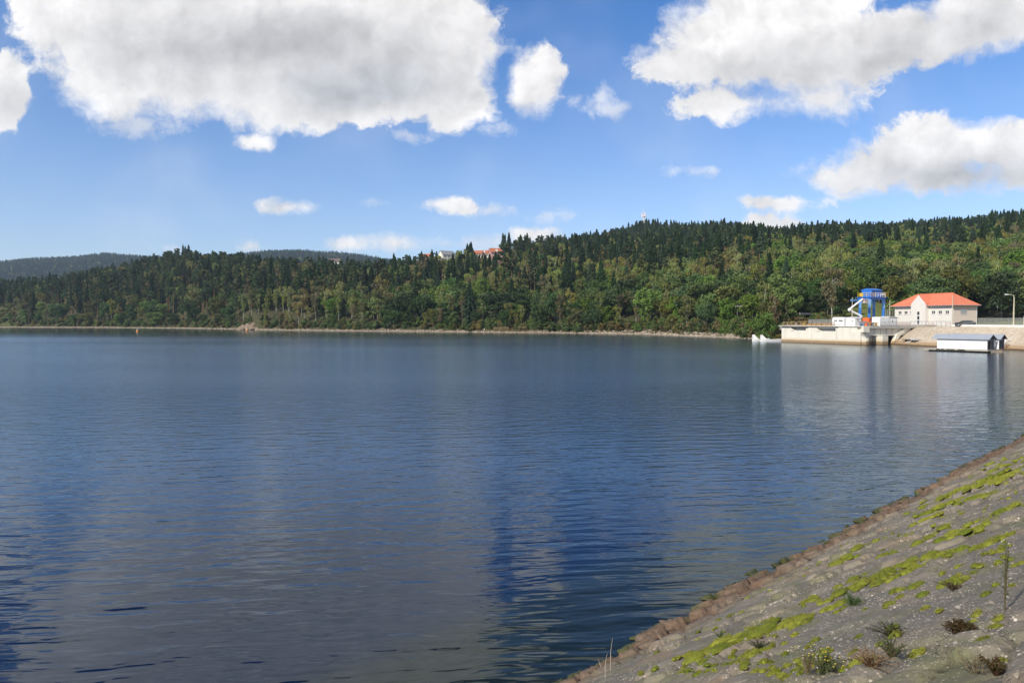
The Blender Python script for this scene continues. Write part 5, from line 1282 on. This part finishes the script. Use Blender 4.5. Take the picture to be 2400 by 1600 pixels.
# ------------------------------------------------------------------ houses on the ridge
M_rg = roof_mat('slate_roof', (.20, .21, .225), (.26, .27, .28), 1.5, 0); M_ro = roof_mat('orange_tiles', (.48, .17, .09), (.36, .12, .065), 1.5, 0); M_rb = roof_mat('brown_roof', (.13, .10, .09), (.18, .14, .12), 1.5, 0)
M_hw = paint('house_cream', (.78, .75, .62), .85, 0, .08); M_hp = paint('house_pink', (.55, .32, .28), .85, 0, .1)
def house(px, D, pytop, Wd, L, hw_, roof, wall, rz, label, chim=True, dormer=False):
    zt = zat(pytop, D); rh = Wd * .36; zb = zt - rh - hw_; r = empty('house', at(px, D, zb), rz, label, 'house')
    m = MB(); m.extr([(-Wd / 2, -9), (Wd / 2, -9), (Wd / 2, hw_), (0, hw_ + rh), (-Wd / 2, hw_)], 'x', -L / 2, L / 2); m.build('wall', wall, r)
    m = MB(); o = .5; k = rh / (Wd / 2)
    m.extr([(-Wd / 2 - o, hw_ - o * k + .06), (0, hw_ + rh + .06), (Wd / 2 + o, hw_ - o * k + .06), (Wd / 2 + o, hw_ - o * k + .26), (0, hw_ + rh + .28), (-Wd / 2 - o, hw_ - o * k + .26)], 'x', -L / 2 - .35, L / 2 + .35); rf = m.build('roof', roof, r)
    if chim: m = MB(); m.box((L * .2, .6, hw_ + rh + .3), (.8, .8, 1.6)); m.build('chimney', M_hw, rf)
    if dormer: m = MB(); m.extr([(-.9, 0), (.9, 0), (.9, 1.2), (0, 2.0), (-.9, 1.2)], 'y', -Wd / 2 - .1, -Wd * .1); q = m.build('dormer', M_hw, rf); q.location.z = hw_ + .3
    for i in range(3):
        for fl in range(2):
            x = (-.3 + .3 * i) * L; z = hw_ - 1.6 - 2.8 * fl; f = MB(); f.box((x, -Wd / 2 - .03, z), (1.2, .07, 1.3)); f = f.build('window', M_glass, r); m = MB(); m.box((x, -Wd / 2 - .05, z - .7), (1.5, .14, .1)); m.box((x, -Wd / 2 - .05, z), (.08, .1, 1.3)); m.build('window_frame', M_white, f)
    for fl in range(2):
        for yy in (-Wd * .2, Wd * .2): f = MB(); f.box((-L / 2 - .03, yy, hw_ - 1.6 - 2.8 * fl), (.07, 1.1, 1.3)); f.build('window', M_glass, r)
    return r
house(1047, 575, 589, 9.5, 11, 9.0, M_rg, M_hw, R(28), 'big cream house with pale gable and slate roof on the ridge', False)
house(1034, 560, 605.5, 6, 5, 4.0, M_rb, M_hw, R(30), 'small house with dark roof just below the big cream house', False)
house(1003, 575, 596, 6, 9, 5, M_ro, M_hw, R(-10), 'low orange-roofed house left of the big cream house')
house(1121, 565, 588.5, 7, 7, 6, M_ro, M_hw, R(-5), 'left one of the three joined orange-roofed houses', True)
house(1137, 569, 588, 7, 8, 6, M_ro, M_hw, R(-8), 'middle one of the three joined orange-roofed houses', True, True)
house(1162, 560, 583, 9, 10, 7, M_ro, M_hp, R(12), 'right orange-roofed house with pink walls and white dormer', True, True)
house(1198, 545, 601, 6, 6, 7, M_ro, M_hw, R(20), 'narrow white house standing lower in the trees', False)
house(1250, 575, 580.5, 7, 7, 6, M_ro, M_hw, R(0), 'rightmost orange-roofed hilltop house among spruces', False)
house(786, 600, 607, 7, 10, 5, M_rb, M_hw, R(-5), 'low pale house barely showing in the wood left of the golden birches', False)
# ------------------------------------------------------------------ radio mast
rm = empty('radio_mast', at(1508, 905, 108), R(25), 'white lattice radio mast on the wooded summit', 'mast'); H_ = zat(507, 905) - 108
m = MB()
for sx in (-1, 1):
    for sy in (-1, 1): m.bar((sx * 1.3, sy * 1.3, 0), (sx * 1.0, sy * 1.0, H_), .5)
k = 0; z = 0
while z < H_ - 2.5:
    w_ = 1.3 - .3 * z / H_
    for a, b in (((-w_, -w_), (w_, -w_)), ((w_, -w_), (w_, w_)), ((w_, w_), (-w_, w_)), ((-w_, w_), (-w_, -w_))):
        m.bar((a[0], a[1], z), (b[0], b[1], z + 2.5), .24); m.bar((a[0], a[1], z), (b[0], b[1], z), .2)
    z += 2.5
m.build('lattice', M_white, rm)
for a in range(3):
    an = a * 2.094 + .5; x, y = 3.0 * math.cos(an), 3.0 * math.sin(an); m = MB(); m.box((x, y, H_ + 1.0), (1.1, 1.1, 6.0)); m.bar((0, 0, H_ - .6), (x, y, H_ - .6), .4); m.build('antenna_panel', M_white, rm)
m = MB(); m.tube([(0, 0, H_ - 1.0), (0, 0, H_ + .6)], 2.2, 12); m.build('platform', paint('mast_pink', (.72, .60, .58), .6), rm)
m = MB(); m.tube([(-1.6, 0, H_), (-1.6, 0, H_ + 10)], [.4, .2], 6); m.build('whip_antenna', M_white, rm)
# ------------------------------------------------------------------ moss on the near slope
ZX = [(1100,1062,150,22),(1000,1085,110,20),(930,1110,90,24),(850,1130,80,26),(780,1160,90,26),(700,1195,90,22),(620,1220,90,16),(560,1235,60,10),(840,1185,70,16),(900,1160,50,12),
 (1470,845,60,16),(1510,800,70,14),(1440,860,50,14),(1560,828,60,16),(1620,795,70,14),(1700,742,90,14),(1760,720,50,12),(1770,762,70,16),(1690,795,60,14),(1640,810,50,10),(1860,722,60,18),(1905,700,60,16),(1935,680,40,12),(1985,692,42,20),
 (2060,662,60,14),(2115,648,45,9),(1960,605,50,16),(2010,590,60,18),(2060,578,60,20),(2110,556,60,20),(2150,530,55,16),(2120,512,60,12),(2180,475,60,12),(2225,456,40,14),(1890,440,60,10),(1940,418,60,10),(2040,345,70,14),(2100,318,70,14),(2160,295,70,16),(2230,282,60,10),
 (2100,385,70,12),(2170,620,50,16),(2220,608,50,20),(1950,860,70,8),(2000,842,60,20),(2045,822,40,14),(1690,875,28,18),(1725,912,34,13),(1245,930,40,13),(1225,990,50,12),(1235,1030,40,9),(1672,958,34,20),(1655,945,26,12),(1845,905,45,10),(1700,1080,45,9),(1518,1113,32,15),(1640,1160,22,10),
 (1840,1216,34,14),(1580,1262,90,22),(1520,1262,60,14),(1210,1240,28,12),(1190,1312,120,18),(2272,1238,36,24),(2262,1040,36,22),(2235,1060,30,14),(2230,855,55,12),(2320,862,40,10),(1420,712,36,14),(1640,680,60,10),(1530,640,45,8),(1830,610,45,12),(1915,552,55,10),(1830,505,60,10),
 (2320,235,40,14),(2268,212,40,8),(2330,265,50,12),(2330,410,40,12),(2120,1046,30,14),(1715,1115,55,16),(1690,1105,40,8),(1000,1192,50,18),(940,1220,40,12),(885,1245,40,10),(1075,1122,20,10),(1130,1160,18,8),(1175,1102,18,10),(1310,930,50,10),(1400,975,60,12),(1425,930,35,18),(1340,965,40,8),
 (620,1300,24,12),(820,1270,24,10),(1130,1200,20,8),(1600,1205,22,10),(1340,1215,50,14),(1540,970,24,8),(1860,970,24,8),(1800,845,34,12),(1720,870,40,8),(1360,860,40,8),(1270,890,40,8),(2140,1000,26,10),(1940,985,26,8),(2020,795,20,7),(2250,645,20,7),(1170,1060,30,8),(2180,900,24,7),(2200,1180,20,7)]
g = np.random.default_rng(77)
bmr = bmesh.new(); bmesh.ops.create_icosphere(bmr, subdivisions=3, radius=1.0); IV = np.array([v.co[:] for v in bmr.verts]); IF = np.array([[v.index for v in f.verts] for f in bmr.faces]); bmr.free()
bt = path_xy(T0 + 11) - path_xy(T0 + 10); bt = bt / np.linalg.norm(bt); bn = path_n(T0 + 10)
eT = np.array([bt[0], bt[1], 0]); eS = np.array([bn[0], bn[1], SLOPE]); eS /= np.linalg.norm(eS); eN = np.cross(eT, eS); eN = eN if eN[2] > 0 else -eN
mV = []; mF = []; mA = []; nv = 0; fz = []
def add_cushion(t_, s_, rt, rs, hh, tone):
    global nv
    h0, *_ = relief(np.array([t_]), np.array([s_])); base = np.array(on_bank(t_, s_)) + eN * float(h0[0])
    P = IV.copy(); ph = g.uniform(0, 50)
    r_ = 1 + .30 * (fbm(P[:, 0] * 1.6 + ph, P[:, 1] * 1.6 + ph, 5, 3) - .5) * 2
    P = P * r_[:, None]; P[:, 2] = np.maximum(P[:, 2], -.25)
    P = P + g.normal(0, .018, P.shape)
    W_ = base + (P[:, :1] * rt) * eT + (P[:, 1:2] * rs) * eS + (P[:, 2:3] * hh) * eN
    mV.append(W_); mF.append(IF + nv); mA.append(np.full(len(IF), tone)); nv += len(W_)
    nt_ = int(60 + 900 * rt * rs * 8)
    d = g.normal(size=(nt_, 3)); d[:, 2] = np.abs(d[:, 2]); d /= np.linalg.norm(d, axis=1, keepdims=True)
    c = base + (d[:, :1] * rt) * eT + (d[:, 1:2] * rs) * eS + (d[:, 2:3] * hh * 1.02) * eN
    fz.append((c, d[:, :1] * eT / 1 + d[:, 1:2] * eS + d[:, 2:3] * eN, np.full(nt_, tone)))
def patch(px, py, rx_px, ry_px):
    t_, s_ = bank_ray(px, py); t1, s1 = bank_ray(px + rx_px, py - rx_px * .22); Lt = max(.05, math.hypot(t1 - t_, s1 - s_))
    t2, s2 = bank_ray(px, py + ry_px); Ls = max(.04, math.hypot(t2 - t_, s2 - s_))
    dt, ds = (t1 - t_) / Lt, (s1 - s_) / Lt; ns, nt2 = dt, -ds
    n_ = int(np.clip(1.5 * Lt * Ls / .014, 1, 26)); tone = g.uniform(0, 1)
    for k in range(n_):
        a = g.uniform(-1, 1) * (1 if n_ > 1 else 0); b = g.uniform(-1, 1) * math.sqrt(max(0, 1 - a * a)) * (1 if n_ > 1 else 0)
        rr = g.uniform(.45, 1.25) * (min(.10, max(Ls * .42, .04)) if n_ > 1 else min(Lt, Ls))
        tt_ = t_ + dt * a * Lt * .85 + nt2 * b * Ls * .8; s3 = s_ + ds * a * Lt * .85 + ns * b * Ls * .8
        if .6 < s3 < 8.0: add_cushion(tt_, s3, rr * g.uniform(1.2, 2.1), rr * g.uniform(.7, 1.1), min(.10, rr * g.uniform(.35, .55)), np.clip(tone + g.uniform(-.25, .25), 0, 1))
for (a, b, rx_, ry_) in ZX: patch(1340 + a * .4507, 1000 + b * .4507, rx_ * .4507, ry_ * .4507)
for k in range(1000):
    px = g.uniform(1500, 2400); py = g.uniform(1060, 1600); t_, s_ = bank_ray(px, py)
    if 1.6 < s_ < 7.9 and fbm(np.array([t_ * .5]), np.array([s_ * .6]), 301)[0] > .47: add_cushion(t_, s_, g.uniform(.02, .09), g.uniform(.015, .055), g.uniform(.010, .035), g.uniform(0, 1))
for k in range(420):     # farther along the slope
    t_ = g.uniform(20, 60); s_ = g.uniform(2.0, 7.5)
    if fbm(np.array([t_ * .35]), np.array([s_ * .6]), 311)[0] > .50: add_cushion(t_, s_, g.uniform(.1, .34), g.uniform(.06, .14), g.uniform(.03, .06), g.uniform(.2, 1))
def moss_mat():
    t = NT('moss'); p = t.pos(); tn = t.n('ShaderNodeAttribute', attribute_name='tone').outputs['Fac']; n = t.noise(p, 9, 5, .7); n2 = t.noise(p, 90, 3, .7)
    c = t.mix(tn, (.16, .20, .024), (.30, .31, .046)); c = t.mix(t.step(n, .48, .68), c, (.15, .13, .035)); c = t.mix(1.0, c, t.mix(n2, (.55, .55, .5), (1.3, 1.3, 1.2)), 'MULTIPLY')
    t.pbr(c, .95, t.bump(t.math('ADD', n2, n), .9, .015), 0, .15); return t.m
MM = moss_mat(); mV = np.concatenate(mV); mF = np.concatenate(mF); mA = np.concatenate(mA)
c = np.concatenate([f[0] for f in fz]); n_ = np.concatenate([f[1] for f in fz]); tn = np.concatenate([f[2] for f in fz]); k = len(c)
tip = c + n_ / np.linalg.norm(n_, axis=1, keepdims=True) * g.uniform(.006, .018, (k, 1)) + g.normal(0, .004, (k, 3)); sd_ = g.normal(size=(k, 3)) * .0045
fv = np.stack([c - sd_, c + sd_, tip], 1).reshape(-1, 3); ff = np.arange(3 * k).reshape(k, 3) + len(mV)
me = np_mesh('moss', np.concatenate([mV, fv]), np.concatenate([mF, ff]), MM, {'tone': ('FACE', np.concatenate([mA, tn]))}, smooth=True)
tag(link('moss', me), kind='stuff', label='yellow-green moss cushions spread over the near stone slope', cat='moss')

# ------------------------------------------------------------------ loose bits on the slope: pebbles, flakes, rubble at the foot
def peb_pos(g_, i):
    while True:
        px = g_.uniform(1400, 2400); py = g_.uniform(1080, 1600); t_, s_ = bank_ray(px, py)
        if 1.2 < s_ < 8.0 and fbm(np.array([t_ * .6]), np.array([s_ * .7]), 401)[0] > .42: break
    h0, *_ = relief(np.array([t_]), np.array([s_])); return np.array(on_bank(t_, s_)) + eN * (float(h0[0]) + .002)
v, f, r_ = rock_soup(2300, peb_pos, lambda g_, i: g_.uniform(.004, .012) * (2.6 if g_.random() < .03 else 1), 21, .6)
tag(link('gravel', np_mesh('gravel', v, f, rock_mat('grit', (.32, .30, .27), (.15, .14, .12), (.26, .21, .16)), {'rnd': ('FACE', r_)})), kind='stuff', label='loose pale grit lying on the near slope', cat='gravel')
def rub_pos(g_, i):
    t_ = g_.uniform(6, 26) if g_.random() < .5 else g_.uniform(20, 60); s_ = abs(g_.normal(.15, .55)); s_ = min(s_, 1.9); h0, *_ = relief(np.array([t_]), np.array([s_])); return np.array(on_bank(t_, s_)) + eN * (float(h0[0]) - .02)
v, f, r_ = rock_soup(260, rub_pos, lambda g_, i: g_.uniform(.05, .17), 23, .38)
tag(link('rubble', np_mesh('rubble', v, f, rock_mat('brown_rubble', (.17, .12, .085), (.10, .072, .052), (.07, .055, .042)), {'rnd': ('FACE', r_)})), kind='stuff', label='brown rubble along the near waterline', cat='rubble')
# ------------------------------------------------------------------ plants growing on the slope
def pmat(name, c1, c2):
    return leaf_mat(name, c1, c2, .15, .25)
def plant(name, px, py, h, w_, label, cat, n_stem, leaf, leafcol, stemcol, nleaf, seed, upright=.5, flower=None, blade=False):
    t_, s_ = bank_ray(px, py); h0, *_ = relief(np.array([t_]), np.array([s_])); base = on_bank(t_, s_) + Vector(eN) * float(h0[0])
    r = empty(name, base, 0, label, cat); g_ = np.random.default_rng(seed); m = MB(); C = []; T = []; fl = []
    for i in range(n_stem):
        a = g_.uniform(0, 6.28); lean = g_.uniform(0, 1) * (1 - upright); e = Vector((math.cos(a) * w_ * lean * 1.6, math.sin(a) * w_ * lean * 1.6, h * g_.uniform(.6, 1) * (1 - .35 * lean)))
        mid = e * .5 + Vector((g_.normal(0, .04) * w_, g_.normal(0, .04) * w_, h * .08)); m.tube([(0, 0, -.02), mid, e], [.0045, .0032, .0016], 4, False)
        for j in range(nleaf):
            k = g_.uniform(.12, 1); p = (mid * (k * 2) if k < .5 else mid.lerp(e, k * 2 - 1)); d = g_.normal(size=3); d[2] = abs(d[2]) * .7 + .15; d /= np.linalg.norm(d); C.append(np.array(p) + d * leaf * .5); T.append(d)
        if flower and g_.random() < .75: fl.append(e)
    m.build('stem', pmat(f'{name}_stem_{seed}', stemcol, tuple(k * .7 for k in stemcol)), r, fix=False)
    C = np.array(C); T = np.array(T); nr = g_.normal(size=C.shape); L = leaf * g_.uniform(.6, 1.3, len(C)); q = cards(C, nr, L, L * (.22 if blade else .42), T, g_)
    link('foliage', crown_mesh('foliage', q, g_.uniform(0, 1, len(q)), pmat(f'{name}_leaf_{seed}', *leafcol)), r)
    for e in fl:
        f = MB(); rr = .007
        f.tube([e, e + Vector((0, 0, rr * .8))], [rr * .5, rr], 8); f.build('flower', paint('flower_' + flower[0], flower[1], .6, 0, .05), r)
    return r
G1 = ((.055, .085, .020), (.12, .15, .045)); G2 = ((.045, .10, .02), (.10, .17, .04)); RD = ((.10, .045, .028), (.055, .065, .022)); DR = ((.18, .12, .07), (.26, .20, .12))
plant('heather_bush', 2268, 1508, .15, .115, 'dark reddish heather bush alone on grey stone', 'bush', 170, .020, RD, (.06, .035, .025), 30, 1, .30)
plant('flowering_weed', 1945, 1592, .26, .24, 'straggly yellow-flowered weed at the bottom edge of the slope', 'weed', 34, .035, G1, (.10, .10, .05), 12, 2, .35, ('yellow', (.75, .58, .05)), True)
plant('flowering_weed', 1912, 1600, .22, .22, 'dry seed-headed weed left of the yellow-flowered weed', 'weed', 22, .028, DR, (.20, .16, .09), 9, 3, .45, ('seed', (.62, .58, .50)), True)
plant('green_weed', 2003, 1430, .16, .17, 'feathery green weed growing from moss in the middle of the slope', 'weed', 26, .034, G2, (.07, .11, .03), 14, 4, .3, None, True)
plant('green_weed', 2118, 1575, .17, .14, 'leafy green weed left of the heather bush near the bottom', 'weed', 24, .034, G1, (.12, .09, .05), 13, 5, .4, None, True)
plant('tall_weed', 2372, 1448, .62, .10, 'tall thin weed with bare stalks at the right edge', 'weed', 6, .034, G1, (.11, .09, .05), 18, 6, .88, ('white', (.70, .70, .62)), True)
plant('green_weed', 1694, 1510, .18, .14, 'small wispy weed in the long moss patch', 'weed', 14, .028, G2, (.09, .11, .04), 9, 7, .45, None, True)
plant('red_weed', 2352, 1590, .12, .10, 'low reddish plant at the bottom right', 'plant', 40, .022, RD, (.12, .06, .04), 14, 8, .3)
plant('red_weed', 2072, 1598, .14, .20, 'dry brown tuft at the bottom edge of the slope', 'plant', 46, .024, DR, (.18, .11, .07), 8, 9, .3, None, True)
plant('green_weed', 2305, 1592, .13, .14, 'sparse pale weed between heather bush and reddish plant', 'weed', 18, .024, DR, (.14, .12, .07), 9, 10, .3, None, True)
plant('dark_weed', 2105, 1502, .07, .15, 'flat dark green plant beside a moss cushion', 'plant', 40, .022, ((.03, .045, .015), (.07, .07, .02)), (.05, .04, .02), 12, 11, .1)
plant('dark_weed', 1790, 1530, .07, .14, 'flat dark plant among moss below the long moss patch', 'plant', 34, .022, ((.03, .045, .015), (.07, .07, .02)), (.05, .04, .02), 12, 12, .1)
plant('dark_weed', 2247, 1398, .06, .13, 'flat reddish brown plant below the arched moss ridge', 'plant', 34, .020, RD, (.05, .04, .02), 12, 13, .1)
# twigs on the rubble
for k, (px, py, dx_, dz_, L) in enumerate(((1431, 1582, .02, 1, .5), (1411, 1578, -.3, .5, .28), (1419, 1598, .03, 1, .34), (1556, 1516, -.5, .5, .32), (2010, 1270, .9, .1, .6))):
    t_, s_ = bank_ray(px, py); p = on_bank(t_, s_, .12); m = MB(); m.tube([(0, 0, -.08), (dx_ * L * .5, .02, dz_ * L * .5), (dx_ * L + .02, 0, dz_ * L * .96)], [.006, .005, .002], 5)
    o = m.build('twig', paint('bleached_wood', (.42, .36, .27), .8)); o.location = p
    tag(o, ('bleached upright twig at the bottom by the waterline', 'short slanting twig left of the upright twig', 'twig cut by the bottom edge', 'thin leaning twig on the brown rubble left of the long moss patch', 'pale stick lying flat on the slope high up by the water')[k], 'twig')
# reeds on the far shore
g = np.random.default_rng(5); n_ = 1500; px = np.where(g.random(n_) < .7, g.uniform(1156, 1192, n_), g.uniform(1100, 1260, n_)); D_ = np.array([shore_D(p) for p in px]) + g.uniform(.5, 3.2, n_)
c = np.stack([(px - 1200) / FPX * D_, D_, .5 + g.uniform(.2, .9, n_) * (1 + (px > 1156) * (px < 1192))], 1); T = np.stack([g.normal(0, .15, n_), g.normal(0, .15, n_), np.ones(n_)], 1)
q = cards(c, g.normal(size=(n_, 3)) * np.array([1, 1, .1]), g.uniform(1.0, 2.0, n_), .12, T, g)
tag(link('reeds', crown_mesh('reeds', q, g.uniform(0, 1, n_), leaf_mat('reed_straw', (.26, .21, .08), (.38, .31, .14), .1, .2))), kind='stuff', label='straw-coloured reeds at the water below the orange roofs', cat='reeds')
# ------------------------------------------------------------------ haze
mb = MB(); mb.box((300, 1400, 195), (6400, 4200, 410)); 
t = NT('haze'); pv = t.n('ShaderNodeVolumePrincipled', {'Color': (.62, .80, 1.0, 1), 'Density': 0.00010, 'Anisotropy': 0.2}); t.t.links.new(pv.outputs[0], t.out.inputs['Volume'])
hz = mb.build('haze', t.m); tag(hz, kind='stuff', label='thin bluish air over the lake and hills', cat='haze')
